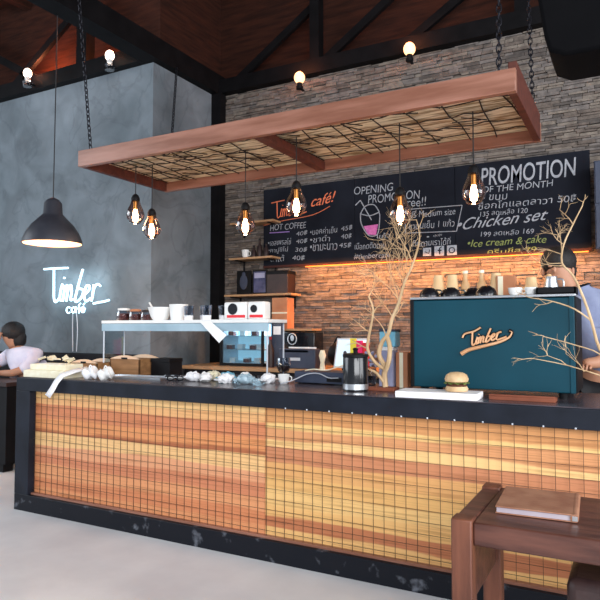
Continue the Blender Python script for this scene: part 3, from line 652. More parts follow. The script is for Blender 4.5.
# ------------------------------------------------------------------ glass shelf over the counter
gs = thing('glass_guard_shelf', 'long white topped glass guard shelf standing on the counter', 'shelf', (-3.85, 3.72, TOP))
part(MB().box(0, 1.60, -.012, .26, .42, .445), 'shelf_board', 'white', gs, bevel=.003)
part(MB().box(0, 1.60, -.006, 0, .36, .418), 'glass_band', 'glass_edge', gs)
part(MB().box(.0, 1.6, .0, .26, .412, .42), 'glass_plate', 'glass', gs)
for x in (.01, 1.58): 
    for y in (.01, .24): part(MB().tube([(x, y, 0), (x, y, .42)], .006, 8), 'post', 'silver', gs)
part(MB().box(.012, .018, .02, .23, .01, .41), 'glass_side', 'glass', gs)
GT = TOP + .445
def jar(x, r, h, label, fill='beans', lid='red_note'):
    s = thing('bean_jar', label, 'jar', (x, 3.85, GT), 0, 'low jars on the glass shelf')
    part(MB().lathe([(r * .9, 0), (r, .01), (r, h * .75), (r * .8, h)], n=20, cap=False), 'glass_body', 'cup_glass', s)
    part(MB().lathe([(r * .88, .002), (r * .94, .01), (r * .94, h * .7), (.01, h * .72)], n=18), 'filling', fill, s)
    part(MB().lathe([(r * .8, h), (r * .82, h + .016), (r * .5, h + .02)], n=18), 'lid', lid, s)
jar(-3.74, .062, .085, 'leftmost low jar of dark red beans on the glass shelf', lid='white')
jar(-3.61, .055, .075, 'low jar of dark beans between the leftmost jar and the white bowl', lid='card')
jar(-3.49, .050, .068, 'smallest dark jar directly left of the white bowl', lid='dark_leather')
s = thing('white_bowl', 'wide white bowl with a spoon sticking out on the glass shelf', 'bowl', (-3.34, 3.84, GT))
part(MB().lathe([(.055, 0), (.075, .03), (.098, .105), (.092, .105), (.068, .03), (.01, .01)], n=24, cap=False).lathe([(.055, 0), (.055, .003)], n=24), 'bowl', 'white', s)
part(MB().tube([(-.05, 0, .06), (-.115, 0, .145)], [.006, .008], 6), 'spoon', 'white', s)
s = thing('white_bowl', 'white straight-sided tub right of the wide bowl on the glass shelf', 'bowl', (-3.16, 3.85, GT)); part(MB().lathe([(.062, 0), (.07, .06), (.074, .125), (.068, .125), (.06, .02), (.01, .015)], n=24, cap=False).lathe([(.062, 0), (.062, .003)], n=24), 'bowl', 'white', s)
g1 = None
for i, (x, y, lab) in enumerate([(-3.02, 3.80, 'clear glass tumbler directly right of the white tub'), (-2.93, 3.88, 'clear glass tumbler in the middle of the glass shelf'), (-2.85, 3.80, 'clear glass tumbler before the black column'), (-2.75, 3.88, 'clear glass tumbler left of the black spotted tin')]):
    if g1 is None:
        g1 = thing('glass_tumbler', lab, 'glass', (x, y, GT), 0, 'tumblers on the glass shelf')
        part(MB().lathe([(.033, 0), (.042, .11), (.040, .11), (.031, .008), (.01, .008)], n=18, cap=False), 'glass_wall', 'cup_glass', g1)
        part(MB().lathe([(.034, .0), (.036, .035), (.01, .036)], n=16), 'white_insert', 'paper', g1)
    else: dup(g1, (x, y, GT), lab)
def spotted(x, y, lab, w_, spot):
    s = thing('spotted_tin', lab, 'tin', (x, y, GT), 0, 'white spotted tins on the glass shelf')
    part(MB().box(-w_ / 2, w_ / 2, -.05, .05, 0, .13), 'body', 'white', s, bevel=.012)
    part(MB().prism([(-w_ * .1 + spot * math.cos(R(a)), .078 + spot * math.sin(R(a))) for a in range(0, 360, 18)], 'y', -.0535, -.049), 'black_spot', 'gloss_black', s, smooth=False)
    part(MB().box(-w_ * .35, w_ * .45, -.0525, -.05, .014, .034), 'red_stripe', 'red_note', s)
    return s
spotted(-2.585, 3.84, 'white tin with one large black spot and red stripe on the glass shelf', .20, .042)
spotted(-2.40, 3.83, 'narrower white tin with small black spot at the shelf right end', .14, .028)
s = thing('hanging_paper', 'white paper sheet hanging askew from the glass shelf front', 'paper', (-2.84, 3.70, TOP + .43)); part(MB().hexa([Vector(p) for p in ((0, 0, 0), (.10, 0, 0), (.10, .002, 0.002), (0, .002, .002), (.20, -.03, -.155), (.265, -.03, -.10), (.265, -.028, -.098), (.20, -.028, -.153))]), 'sheet', 'paper', s, smooth=False)

# ------------------------------------------------------------------ left counter goods
s = thing('cream_carton', 'lower long cream carton at the left end of the counter', 'carton', (-4.24, 3.28, TOP), R(2)); part(MB().box(0, .44, 0, .22, 0, .055), 'carton_body', 'cream', s, bevel=.003)
part(MB().box(.02, .42, .01, .21, .055, .058), 'flap', 'cream', s)
s = thing('cream_carton', 'upper cream carton stacked on the long one at the counter left end', 'carton', (-4.20, 3.31, TOP + .058), R(2)); part(MB().box(0, .38, 0, .18, 0, .045), 'carton_body', 'cream', s, bevel=.003); part(MB().box(.05, .3, .04, .1, .045, .047), 'flap', 'paper', s)
tb = MB(); rg = random.Random(3)
pl = thing('napkin_pile', 'small heap of crumpled cream napkins on top of the cream cartons', 'napkins', (-4.02, 3.37, TOP + .118)); pl['kind'] = 'stuff'
for i in range(12):
    tb.obox((rg.uniform(-.1, .16), rg.uniform(-.03, .07), .012 + rg.uniform(0, .02)), (.06, .04, .004), Matrix.Rotation(rg.uniform(-1, 1), 3, 'Y') @ Matrix.Rotation(rg.uniform(0, 3), 3, 'Z'))
part(tb, 'napkin_sheets', 'cream', pl, smooth=False)
rbn = thing('white_ribbon', 'white paper ribbon drooping over the counter edge at the left', 'ribbon', (-3.74, 3.25, 1.0))
path = [(.03, .20, .10), (.0, .10, .085), (-.03, .0, .055), (-.05, -.03, .01), (-.09, -.035, -.05), (-.14, -.034, -.105)]
vs = []
for i, p in enumerate(path): w_ = .018 + .004 * i * .5; vs += [(p[0] - w_, p[1], p[2] + .012), (p[0] + w_, p[1] - .004, p[2] - .012)]
mb = MB(); mb.add(vs, [(2 * i, 2 * i + 1, 2 * i + 3, 2 * i + 2) for i in range(len(path) - 1)]); rb_ = part(mb, 'ribbon_band', 'paper', rbn); so = rb_.modifiers.new('solid', 'SOLIDIFY'); so.thickness = .002
def crate(x, y, w_, d, h, label, z=TOP, rot=0):
    s = thing('wooden_crate', label, 'crate', (x, y, z), rot, 'wooden crates on the left half of the counter')
    b = MB().box(0, w_, 0, d, 0, .01).box(0, w_, 0, .012, 0, h).box(0, w_, d - .012, d, 0, h).box(0, .012, 0, d, 0, h).box(w_ - .012, w_, 0, d, 0, h)
    part(b, 'crate_body', 'crate', s, bevel=.002)
    n = 8; top = [(w_ * i / n, h + .03 * math.sin(math.pi * i / n)) for i in range(n + 1)]
    for q in ((-.002, .014), (d - .014, d + .002)): part(MB().prism([(0, h)] + top + [(w_, h)], 'y', *q), 'curved_rim', 'crate_lid', s)
    part(MB().box(w_ * .4, w_ * .6, -.004, -.002, h - .002, h + .012), 'hand_hole', 'black', s)
crate(-4.10, 3.62, .30, .22, .10, 'left wooden crate with curved pale rim behind the white ribbon')
crate(-3.78, 3.74, .32, .24, .135, 'right wooden crate with curved pale rim beside the black box')
s = thing('black_storage_box', 'plain black box right of the wooden crates on the counter', 'box', (-3.44, 3.85, TOP)); part(MB().box(0, .19, 0, .16, 0, .135), 'box_body', 'black', s, bevel=.004); part(MB().box(-.003, .193, -.003, .163, .11, .14), 'lid', 'black', s, bevel=.003)
s = thing('steel_tray', 'flat shiny steel tray lying on the counter before the crates', 'tray', (-3.62, 3.50, TOP), R(3)); part(MB().box(0, .56, 0, .20, 0, .006).box(0, .56, 0, .008, 0, .016).box(0, .56, .192, .2, 0, .016).box(0, .008, 0, .2, 0, .016).box(.552, .56, 0, .2, 0, .016), 'tray_body', 'steel', s)
for i, (x, y, c, lab) in enumerate([(-3.60, 3.37, 'paper', 'crumpled white plastic bag beside the ribbon on the counter'), (-3.445, 3.37, 'white', 'smaller crumpled white bag right of the ribbon')]):
    s = thing('plastic_bag', lab, 'bag', (x, y, TOP)); mb = MB(); rg = random.Random(i + 20); mb.ell((0, 0, .045), (.075 - .02 * i, .05, .045), 22, 14)
    mb.v = [(a + .011 * math.sin(b * 90 + c_ * 70) , b + .01 * math.sin(a * 80), max(.001, c_ + .012 * math.sin(a * 85 + b * 60))) for a, b, c_ in mb.v]
    part(mb, 'bag_body', c, s); part(MB().tube([(-.02, 0, .08), (0, -.005, .105), (.02, 0, .082)], .005, 6, sm=3), 'bag_knot', c, s)
# small wrapped snacks and glasses along the edge
for i, (x, y, lab) in enumerate([(-3.04, 3.64, 'folded dark sunglasses on the counter near the steel tray'), (-2.90, 3.50, 'second pair of sunglasses right of the first on the counter')]):
    s = thing('sunglasses', lab, 'glasses', (x, y, TOP), .3 + .4 * i, 'sunglasses on the counter')
    for k in (-1, 1): part(MB().ell((k * .034, 0, .022), (.028, .006, .020), 12, 7), 'lens', 'gloss_black', s)
    part(MB().tube([(-.062, 0, .03), (-.064, .07, .012), (-.03, .12, .006)], .003, 5).tube([(.062, 0, .03), (.064, .07, .012), (.03, .12, .006)], .003, 5).tube([(-.01, 0, .03), (.01, 0, .03)], .003, 5), 'frame', 'silver', s)
SN = [(-2.80, 3.58, 'paper'), (-2.73, 3.72, 'cream'), (-2.675, 3.56, 'white'), (-2.57, 3.68, 'aqua'), (-2.50, 3.56, 'paper'), (-2.43, 3.70, 'white'), (-2.35, 3.58, 'glass_edge'), (-2.24, 3.70, 'paper')]
WH = ['nearest the sunglasses', 'behind, cream coloured', 'third from the sunglasses at the edge', 'pale blue, in the row middle', 'fifth from the sunglasses at the edge', 'behind, third from the right end', 'pale frosted, second from the right end', 'rightmost of the row, by the glass cups']
for i, (x, y, c) in enumerate(SN):
    s = thing('wrapped_snack', 'wrapped packet on the counter, ' + WH[i], 'packet', (x, y, TOP), i * 1.1, 'wrapped packets on the counter')
    mb = MB(); mb.ell((0, 0, .034), (.062, .040, .033), 20, 12); mb.v = [(a + .006 * math.sin(q * 210 + b * 90), b + .007 * math.sin(a * 150 + i), max(.001, q + .010 * math.sin(a * 130 + i * 2) * math.cos(b * 110 + i))) for a, b, q in mb.v]
    part(mb, 'packet', c, s)
    for q in (.056, -.082): part(MB().box(q, q + .026, -.030, .030, .024, .032), 'crimped_end', c, s)
s = thing('glass_goblet', 'clear glass goblet right of the packets on the counter', 'glass', (-2.20, 3.84, TOP)); part(MB().lathe([(.04, 0), (.04, .004), (.008, .01), (.008, .05), (.04, .08), (.052, .13), (.045, .17), (.042, .17), (.048, .13), (.01, .07)], n=20, cap=False), 'goblet', 'cup_glass', s)
part(MB().lathe([(.006, .072), (.036, .085), (.046, .115), (.01, .118)], n=16), 'drink', 'dark_leather', s)
s = thing('white_cup', 'small white cup beside the glass goblet on the counter', 'cup', (-2.13, 3.72, TOP)); part(cup_bm(.04, .065, True), 'bowl', 'white', s); part(MB().tube([(.037, 0, .055), (.06, 0, .048), (.058, 0, .022), (.03, 0, .016)], .004, 6, sm=3), 'handle', 'white', s)

# dark slab device with cable, register, screen, notes
s = thing('black_audio_box', 'long low dark box with cable on the counter left of the canister', 'device', (-2.08, 3.78, TOP)); part(MB().box(0, .41, 0, .20, .006, .085), 'casing', 'navy', s, bevel=.006)
part(MB().box(.25, .36, -.003, 0, .02, .05), 'front_label', 'black', s)
for x in (.03, .38):
    for y in (.03, .17): part(MB().lathe([(.012, 0), (.012, .007)], (x, y, 0), n=10), 'foot', 'black', s)
part(MB().tube([(-.04, -.12, .004), (.04, -.09, .03), (.12, -.04, .07), (.2, -.02, .075), (.28, -.03, .05), (.34, -.01, .05)], .004, 6, sm=4), 'cable', 'silver', s)
part(MB().tube([(.06, .05, .087), (.14, .02, .10), (.24, .03, .097), (.34, .06, .13), (.42, .06, .14)], .0045, 6, sm=4), 'cable', 'cream', s)
CB = thing('back_counter', 'dark back counter cabinet along the stone wall behind the bar', 'cabinet', (-4.4, 5.45, 0))
part(MB().box(0, 4.6, .02, .70, 0, .96), 'cabinet_body', 'black', CB); part(MB().box(-.02, 4.62, 0, .72, .96, 1.0), 'countertop', 'shelf_wood', CB, bevel=.004)
for k in range(5): dd = part(MB().box(.04 + k * .92, .92 + k * .92, 0, .02, .06, .92), 'door', 'lamp_grey', CB, bevel=.003); part(MB().tube([(.86 + k * .92, -.018, .6), (.86 + k * .92, -.018, .75)], .006, 6), 'handle', 'steel', dd)
BT = 1.0
s = thing('pastry_case', 'black framed glass pastry case with lit shelves behind the guard shelf', 'display case', (-4.02, 5.60, BT))
part(MB().box(0, .56, 0, .35, 0, .03).box(0, .56, 0, .35, .47, .50).box(0, .025, 0, .025, .03, .47).box(.535, .56, 0, .025, .03, .47).box(0, .56, .33, .35, .03, .47).box(0, .02, .32, .35, .03, .47), 'frame', 'black', s)
part(MB().box(.03, .53, .322, .329, .04, .46), 'back_light', 'foodcase', s)
part(MB().box(.026, .032, .03, .32, .03, .47), 'added_side_liner', 'silver', s); part(MB().box(.03, .53, .03, .32, .03, .036), 'added_floor_liner', 'silver', s)  # pale liners added to make the case interior look brighter
for z in (.17, .32): part(MB().box(.033, .53, .03, .32, z, z + .008), 'glass_shelf', 'glass_edge', s)
part(MB().box(.025, .535, .004, .008, .03, .47), 'glass_door', 'glass', s)
area('pastry_case_light', (-3.74, 5.80, BT + .46), (-3.74, 5.78, BT), .45, .2, 3.2, (.8, .93, 1))
PC = [(.08, .178), (.22, .178), (.38, .178), (.47, .178), (.10, .328), (.25, .328), (.40, .328), (.12, .03), (.30, .03), (.44, .03)]
for i, (x, z) in enumerate(PC):
    row_ = {.178: 'middle', .328: 'upper', .03: 'lower'}[z]; n_ = [q for q in PC if q[1] == z].index((x, z)); pos = ['first', 'second', 'third', 'fourth'][n_]
    q = thing('cake_slice', '%s pale cake slice from the left on the %s shelf of the pastry case' % (pos, row_), 'cake', (-4.02 + x, 5.72, BT + z), 0, 'cake slices in the pastry case')
    part(MB().prism([(-.035, -.05), (.035, -.05), (.0, .06)], 'z', 0, .045), 'sponge', 'white' if i % 2 else 'beans', q, smooth=False); part(MB().prism([(-.036, -.051), (.036, -.051), (.0, .062)], 'z', .045, .056), 'icing', 'paper', q, smooth=False)
s = thing('small_blue_poster', 'small dark framed card standing right of the pastry case', 'frame', (-3.42, 5.70, BT)); part(MB().box(0, .15, 0, .02, 0, .46), 'frame', 'navy', s); part(MB().box(.03, .12, -.004, 0, .34, .43), 'card', 'paper', s)
s = thing('wine_bottle', 'dark bottle standing left of the card reader on the back counter', 'bottle', (-3.34, 5.55, BT)); part(MB().lathe([(.04, 0), (.042, .18), (.015, .25), (.015, .31)], n=16), 'bottle_body', 'dark_leather', s); part(MB().lathe([(.017, .29), (.017, .32)], n=12), 'cap', 'red', s)
s = thing('receipt_printer', 'dark blue receipt printer on the back counter', 'printer', (-3.22, 5.52, BT)); part(MB().prism([(0, 0), (.24, 0), (.24, .10), (.10, .20), (0, .20)], 'x', .0, .42), 'casing', 'navy', s, bevel=.008); part(MB().box(.06, .34, .0, .004, .165, .185), 'slot', 'black', s); part(MB().box(.13, .25, -.003, 0, .08, .11), 'badge', 'silver', s)
part(MB().box(.05, .37, .12, .125, .20, .215), 'paper_strip', 'paper', s)
s = thing('black_handbag', 'round black bag right of the receipt printer', 'bag', (-2.72, 5.90, BT)); part(MB().ell((0, 0, .13), (.12, .10, .13), 18, 12), 'bag_body', 'black', s); part(MB().tube([(-.06, 0, .23), (0, 0, .32), (.06, 0, .23)], .01, 8, sm=4), 'strap', 'black', s)
s = thing('display_monitor', 'pale tilted screen of the cash register on the back counter', 'screen', (-2.60, 5.52, BT)); part(MB().prism([(0, .02), (.09, .31), (.115, .30), (.03, .02)], 'x', 0, .34), 'back_cover', 'silver', s, smooth=False)
part(MB().add([(.015, .001, .04), (.325, .001, .04), (.325, .082, .295), (.015, .082, .295)], [(0, 1, 2, 3)]), 'screen', 'screen', s, smooth=False); part(MB().box(.1, .25, -.02, .15, 0, .02), 'stand', 'black', s); part(MB().ell((.13, -.012, .16), (.02, .006, .03), 10, 6).ell((.22, .0, .19), (.016, .006, .025), 10, 6), 'icon', 'navy', s)
for i, (x, c, lab) in enumerate([(-2.365, 'yellow', 'yellow upright paper strip beside the screen'), (-2.30, 'pink', 'hot pink upright paper strip beside the yellow one'), (-2.235, 'red_note', 'red upright paper strip, rightmost beside the pink one')]):
    s = thing('note_holder', lab, 'notes', (x, 5.46, BT)); part(MB().box(-.03, .03, 0, .02, .02, .31 - .02 * i), 'note_pad', c, s); part(MB().box(-.034, .034, -.01, .03, 0, .02), 'clip_base', 'black', s)
s = thing('crumpled_tissue', 'upright cream tissue between the black bag and the screen', 'tissue', (-2.72, 5.52, BT)); mb = MB().lathe([(.03, 0), (.02, .07), (.036, .14), (.02, .19), (.01, .18)], n=14); part(mb, 'tissue', 'cream', s)
# tins to the right of the branch
s = thing('storage_tin', 'tall lavender tin left of the espresso machine', 'tin', (-1.42, 3.86, TOP)); part(MB().box(-.05, .05, -.05, .05, 0, .235), 'tin_body', 'lavender', s, bevel=.008); part(MB().box(-.052, .052, -.052, .052, .235, .26), 'lid', 'paper', s, bevel=.006)
s = thing('cardboard_box', 'narrow cardboard box squeezed between lavender tin and espresso machine', 'box', (-1.33, 3.88, TOP)); part(MB().box(-.03, .05, -.05, .05, 0, .225), 'box_body', 'card', s, bevel=.003); part(MB().box(-.005, .02, -.052, -.05, 0, .225), 'tape', 'cream', s)
s = thing('aqua_container', 'aqua container resting on the lavender tin', 'container', (-1.41, 3.86, TOP + .26)); part(MB().box(-.055, .055, -.05, .05, 0, .10), 'container_body', 'aqua', s, bevel=.008); part(MB().box(-.058, .058, -.053, .053, .10, .115), 'lid', 'navy', s, bevel=.004)
s = thing('small_jar', 'small dark jar with pale flowers between the canister and the branch', 'jar', (-1.57, 3.90, TOP)); part(MB().lathe([(.05, 0), (.055, .06), (.045, .11), (.04, .13)], n=18), 'jar_body', 'cup_glass', s)
mb = MB(); rg = random.Random(31)
for i in range(22): mb.ell((.06 + rg.uniform(-.07, .05) - .05, rg.uniform(-.03, .03), .13 + rg.uniform(0, .09)), (.012, .012, .012), 8, 5)
part(mb, 'dried_flowers', 'lavender', s)['kind'] = 'stuff'

# ------------------------------------------------------------------ wall shelves and what stands on them
def wshelf(x0, x1, z, d, lab):
    s = thing('wall_shelf', lab, 'shelf', (x0, 6.27, z), 0, 'wooden shelves on the stone wall'); L_ = x1 - x0
    part(MB().box(0, L_, -d, 0, -.02, .004), 'shelf_board', 'shelf_wood', s, bevel=.002)
    for x in (.08, L_ - .08): part(MB().prism([(-d + .02, -.02), (0, -.02), (0, -.16), (-.012, -.16), (-.012, -.03), (-d + .02, -.03)], 'x', x - .01, x + .01), 'bracket', 'black', s, smooth=False)
wshelf(-4.22, -3.62, 2.66, .2, 'topmost wooden wall shelf beside the corner column')
wshelf(-4.22, -3.62, 2.235, .22, 'second wooden wall shelf, holding a white mug')
wshelf(-4.27, -3.36, 1.80, .24, 'long wooden wall shelf carrying the two dark frames')
wshelf(-3.52, -3.10, 1.40, .24, 'lowest short wooden wall shelf by the warm lit stone')
s = thing('white_mug', 'small white mug on the second wall shelf', 'mug', (-4.05, 6.15, 2.239)); part(cup_bm(.045, .10, True), 'bowl', 'white', s); part(MB().tube([(.04, 0, .08), (.07, 0, .07), (.07, 0, .035), (.035, 0, .025)], .006, 6, sm=3), 'handle', 'white', s)
for i, (x, h, lab) in enumerate([(-3.93, .13, 'short dark bottle beside the white mug'), (-3.85, .20, 'tall dark bottle in the middle of the second wall shelf'), (-3.76, .15, 'dark bottle next to the chalkboard on the second wall shelf')]):
    s = thing('small_bottle', lab, 'bottle', (x, 6.15, 2.239), 0, 'bottles on the second wall shelf'); part(MB().lathe([(.03, 0), (.03, h * .6), (.012, h * .8), (.012, h)], n=14), 'bottle_body', 'dark_leather', s); part(MB().lathe([(.014, h), (.014, h + .015)], n=10), 'cap', 'black', s)
for x, c, lab in ((-4.15, 'black', 'left dark framed picture on the long wall shelf'), (-3.93, 'blue_print', 'right framed picture with blue print on the long wall shelf')):
    s = thing('picture_frame', lab, 'picture', (x, 6.12, 1.804)); part(MB().box(0, .20, 0, .02, 0, .285), 'frame', 'black', s, bevel=.002); part(MB().box(.018, .182, -.002, 0, .02, .265), 'picture', c, s)
    if c == 'black': part(MB().ell((.10, -.004, .15), (.055, .003, .09), 14, 9).ell((.10, -.004, .24), (.025, .003, .03), 12, 7), 'figure_motif', 'navy', s)
    else: part(MB().box(.03, .17, -.004, -.002, .19, .25), 'pale_band', 'lavender', s)
s = thing('dark_bin', 'dark box behind the frames at the shelf right end', 'box', (-3.70, 6.06, 1.804)); part(MB().box(0, .28, 0, .18, 0, .25), 'box_body', 'dark_leather', s, bevel=.004); part(MB().box(-.004, .284, -.004, .184, .22, .255), 'lid', 'black', s)
s = thing('cardboard_box', 'upright brown cardboard box standing on the lowest wall shelf end', 'box', (-3.50, 6.05, 1.404)); part(MB().box(-.12, .08, 0, .16, 0, .35), 'box_body', 'card', s, bevel=.003); part(MB().box(-.12, .08, -.003, 0, .17, .185), 'tape', 'cream', s)
s = thing('black_speaker', 'black box with round white emblem beneath the lowest wall shelf', 'speaker', (-3.43, 5.95, BT + .2)); 
part(MB().box(0, .40, 0, .22, -.2, .165), 'casing', 'gloss_black', s, bevel=.006)
part(MB().tube([(.13 + .055 * math.cos(t * .4488), -.004, .09 + .06 * math.sin(t * .4488)) for t in range(15)], .006, 6), 'ring_emblem', 'silver', s); part(MB().ell((.13, -.003, .10), (.022, .004, .035), 12, 8), 'emblem_centre', 'silver', s)
s = thing('wall_cabinet', 'dark wall cabinet beyond the right end of the chalkboard', 'cabinet', (-.28, 5.98, 2.10)); part(MB().box(0, 1.1, 0, .28, 0, .78), 'cabinet_body', 'navy', s, bevel=.004); part(MB().box(.01, .54, -.015, 0, .01, .38).box(.01, .54, -.015, 0, .40, .77), 'door', 'navy', s, bevel=.003)

# ------------------------------------------------------------------ table, menu, stool in the foreground
tb = thing('wooden_table', 'dark walnut table with thick square legs at lower right', 'table', (-.575, 2.17, 0))
part(MB().box(.072, 1.25, .02, .56, .655, .735), 'tabletop', 'table', tb, bevel=.006)
part(MB().box(.0, .07, .075, .50, .655, .735), 'tabletop_end', 'table', tb, bevel=.006)
part(MB().box(.01, .055, .075, .50, .44, .653), 'side_apron', 'table', tb, bevel=.004)
for x, y in ((0, 0), (0, .50), (1.18, 0), (1.18, .50)): part(MB().box(x, x + .072, y, y + .074, 0, .745), 'leg', 'table_leg', tb, bevel=.006)
s = thing('menu_book', 'brown leather menu book lying on the walnut table', 'menu', (-.455, 2.33, .7365), R(3))
part(MB().box(0, .27, 0, .31, 0, .004).box(0, .27, 0, .31, .022, .027), 'cover', 'leather', s, bevel=.0015); part(MB().box(.004, .255, .006, .304, .004, .022), 'pages', 'page_grey', s)
part(MB().tube([(.262, -.002, .0145), (.262, .312, .0145)], .014, 12), 'spine', 'leather', s); part(MB().box(.255, .272, -.004, -.001, .006, .022), 'spine_rivet', 'steel', s)
s = thing('leather_stool', 'dark leather stool tucked under the walnut table', 'stool', (-.02, 2.36, 0))
part(MB().box(-.19, .19, -.17, .17, .46, .60), 'seat', 'dark_leather', s, bevel=.03)
for x in (-.15, .15):
    for y in (-.13, .13): part(MB().box(x - .02, x + .02, y - .02, y + .02, 0, .46), 'leg', 'table_leg', s, bevel=.003)
part(MB().box(-.15, .15, -.14, -.12, .18, .21).box(-.15, .15, .12, .14, .18, .21), 'stretcher', 'table_leg', s)

# ------------------------------------------------------------------ bench, table and person at the left
s = thing('long_bench', 'long black upholstered bench along the grey wall at the left', 'bench', (-8.0, 4.42, 0))
part(MB().box(0, 3.40, .2, .66, 0, .46), 'base', 'black', s); part(MB().box(0, 3.40, .18, .57, .46, .555), 'seat_cushion', 'dark_leather', s, bevel=.02); part(MB().box(0, 3.42, .57, .66, .55, 1.125), 'backrest', 'black', s, bevel=.015)
s = thing('dark_table', 'dark solid sided table before the seated person at far left', 'table', (-6.75, 3.95, 0)); part(MB().box(0, 1.40, 0, .40, .84, .88), 'tabletop', 'dark_leather', s, bevel=.004); part(MB().box(.03, 1.37, .03, .18, .09, .84), 'body', 'black', s); part(MB().box(.1, 1.3, .06, .17, 0, .09), 'plinth', 'black', s)
px, py = -5.80, 4.62
pn = thing('person', 'person with black hair and white shirt leaning head on hand at the far left', 'person', (px, py, 0))
hip = (0, .05, .68, .13)
body = skin('body', [[hip, (-.03, .03, .84, .125), (-.09, -.02, 1.0, .14), (-.15, -.06, 1.12, .12), (-.20, -.09, 1.20, .055), (-.235, -.12, 1.28, .075), (-.25, -.13, 1.36, .095), (-.255, -.13, 1.43, .06)],
                     [(-.15, -.06, 1.12, .12), (.03, -.03, 1.12, .065), (.06, -.14, .98, .05), (-.02, -.26, .93, .042), (-.14, -.28, .93, .036), (-.22, -.27, .925, .03)],
                     [(-.15, -.06, 1.12, .12), (-.32, -.06, 1.11, .062), (-.42, -.16, 1.00, .05), (-.40, -.28, .95, .043), (-.36, -.27, 1.08, .036), (-.32, -.24, 1.22, .03), (-.31, -.22, 1.29, .028)],
                     [hip, (.09, -.02, .66, .09), (.10, -.30, .64, .075), (.10, -.32, .36, .055), (.10, -.30, .08, .04), (.10, -.40, .04, .035)],
                     [hip, (-.09, -.02, .66, .09), (-.10, -.30, .64, .075), (-.10, -.32, .36, .055), (-.10, -.30, .08, .04), (-.10, -.40, .04, .035)]], 'skin', pn)
face = MB(); face.ell((-.265, -.225, 1.345), (.013, .02, .022), 8, 6); face.ell((-.335, -.12, 1.35), (.012, .02, .03), 8, 6)
for k in range(4): face.tube([(-.325 + k * .018, -.225, 1.29), (-.32 + k * .02, -.23, 1.33 + .004 * k), (-.305 + k * .02, -.215, 1.365 - .003 * k)], [.009, .008, .006], 6)
face.tube([(-.325, -.21, 1.28), (-.35, -.19, 1.31), (-.35, -.17, 1.34)], [.01, .008, .007], 6)
for k in range(4): face.tube([(-.23, -.28 + k * .018, .925), (-.27, -.285 + k * .02, .925), (-.30, -.28 + k * .018, .905)], [.009, .008, .006], 6)
join_into(body, face)
shirt = skin('shirt', [[(0, .05, .70, .155), (-.03, .03, .84, .15), (-.09, -.02, 1.0, .168), (-.15, -.06, 1.115, .15), (-.185, -.08, 1.17, .085), (-.195, -.088, 1.19, .062)],
                       [(-.15, -.06, 1.115, .145), (.045, -.02, 1.12, .088), (.075, -.13, 1.0, .072), (.03, -.21, .95, .06)], [(-.15, -.06, 1.115, .145), (-.33, -.06, 1.11, .082), (-.425, -.155, 1.01, .066)]], 'shirt_white', pn)
hr = MB(); hr.ell((-.235, -.09, 1.37), (.118, .125, .115), 22, 14); hr.ell((-.20, -.06, 1.29), (.095, .085, .11), 18, 12)
hr.v = [(a + .006 * math.sin(c_ * 120 + b * 90), b + .006 * math.sin(a * 130), c_) for a, b, c_ in hr.v]; part(hr, 'hair', 'hair', pn)
trs = skin('trousers', [[(0, .05, .66, .15), (.09, -.02, .665, .105), (.10, -.30, .645, .09), (.10, -.32, .36, .072), (.10, -.30, .12, .06)], [(0, .05, .66, .15), (-.09, -.02, .665, .105), (-.10, -.30, .645, .09), (-.10, -.32, .36, .072), (-.10, -.30, .12, .06)]], 'black', pn)
for q in (-.10, .10): part(MB().ell((q, -.36, .045), (.05, .13, .045), 14, 8), 'shoe', 'gloss_black', pn)
s = thing('red_bag', 'dark red bag on the table edge at the far left', 'bag', (-6.16, 4.12, .88)); mb = MB().ell((0, 0, .09), (.13, .09, .09), 20, 12); part(mb, 'bag_body', 'red', s); part(MB().tube([(-.06, 0, .165), (0, .01, .22), (.06, 0, .165)], .008, 6, sm=4), 'strap', 'red', s)

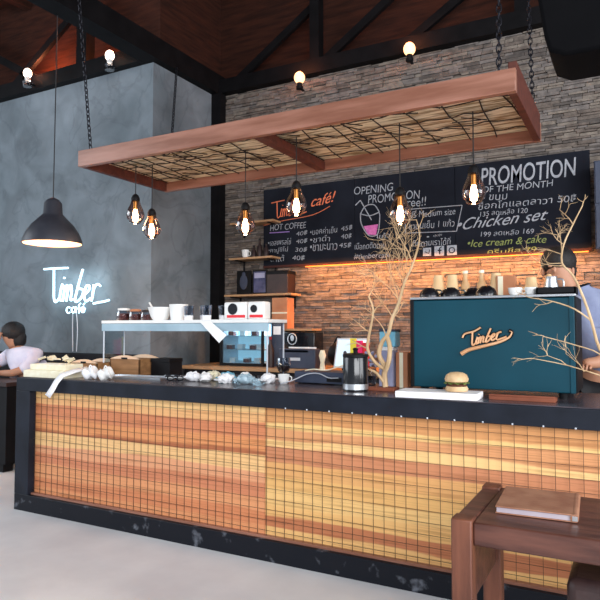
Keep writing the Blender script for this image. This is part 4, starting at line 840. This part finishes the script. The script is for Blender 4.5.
# barista behind the espresso machine
struct(MB().box(-4.2, .5, 4.10, 5.40, 0, .14), 'trim_5', 'beam')     # raised boards behind the counter
ps = thing('person', 'barista with dark hair and blue-grey shirt bending behind the espresso machine', 'person', (-.28, 4.42, .14))
hip = (.12, .06, .92, .13)
b2 = skin('body', [[hip, (.10, .04, 1.10, .125), (.05, .0, 1.28, .14), (.0, -.05, 1.42, .125), (-.07, -.08, 1.50, .055), (-.12, -.10, 1.57, .075), (-.145, -.11, 1.65, .092), (-.145, -.11, 1.72, .06)],
                   [(.0, -.05, 1.42, .125), (.19, -.02, 1.40, .066), (.24, -.12, 1.18, .052), (.10, -.28, 1.06, .04), (.0, -.32, 1.05, .032)],
                   [(.0, -.05, 1.42, .125), (-.18, .0, 1.38, .066), (-.22, -.04, 1.16, .052), (-.16, -.22, 1.02, .04), (-.10, -.30, 1.03, .032)],
                   [hip, (.21, .05, .86, .095), (.22, .02, .50, .065), (.22, .06, .10, .045), (.22, -.06, .04, .04)],
                   [hip, (.03, .05, .86, .095), (.02, .02, .50, .065), (.02, .06, .10, .045), (.02, -.06, .04, .04)]], 'skin', ps)
face = MB(); face.ell((-.155, -.205, 1.635), (.012, .018, .022), 8, 6)
for k in (-1, 1): face.ell((-.145 + k * .088, -.11, 1.63), (.012, .02, .03), 8, 6); face.ell((-.15 + k * .033, -.192, 1.66), (.013, .008, .007), 8, 5)
face.ell((-.152, -.188, 1.595), (.024, .009, .006), 8, 5)
for hx in (.0, -.10):
    for k in range(4): face.tube([(hx - .03 + k * .018, -.33, 1.045), (hx - .03 + k * .02, -.37, 1.04), (hx - .028 + k * .018, -.385, 1.015)], [.009, .008, .006], 6)
    face.tube([(hx + .03, -.31, 1.04), (hx + .05, -.34, 1.035), (hx + .045, -.365, 1.025)], [.010, .009, .007], 6)
join_into(b2, face)
skin('shirt', [[(.12, .06, .90, .155), (.10, .04, 1.10, .15), (.05, .0, 1.28, .168), (.0, -.05, 1.41, .162), (-.045, -.07, 1.475, .10), (-.075, -.082, 1.50, .066)],
               [(.0, -.05, 1.41, .155), (.195, -.02, 1.395, .094), (.245, -.11, 1.20, .075), (.18, -.20, 1.12, .06)], [(.0, -.05, 1.41, .155), (-.185, .0, 1.375, .094), (-.225, -.035, 1.18, .075), (-.19, -.13, 1.09, .06)]], 'shirt_blue', ps)
hr = MB(); hr.ell((-.143, -.085, 1.70), (.11, .115, .10), 22, 14); hr.ell((-.135, -.05, 1.64), (.098, .075, .10), 18, 12); part(hr, 'hair', 'hair', ps)
skin('trousers', [[(.12, .06, .88, .15), (.21, .05, .84, .112), (.22, .02, .50, .085), (.22, .06, .12, .07)], [(.12, .06, .88, .15), (.03, .05, .84, .112), (.02, .02, .50, .085), (.02, .06, .12, .07)]], 'black', ps)
for q in (.22, .02): part(MB().ell((q, -.0, .045), (.05, .13, .045), 14, 8), 'shoe', 'gloss_black', ps)
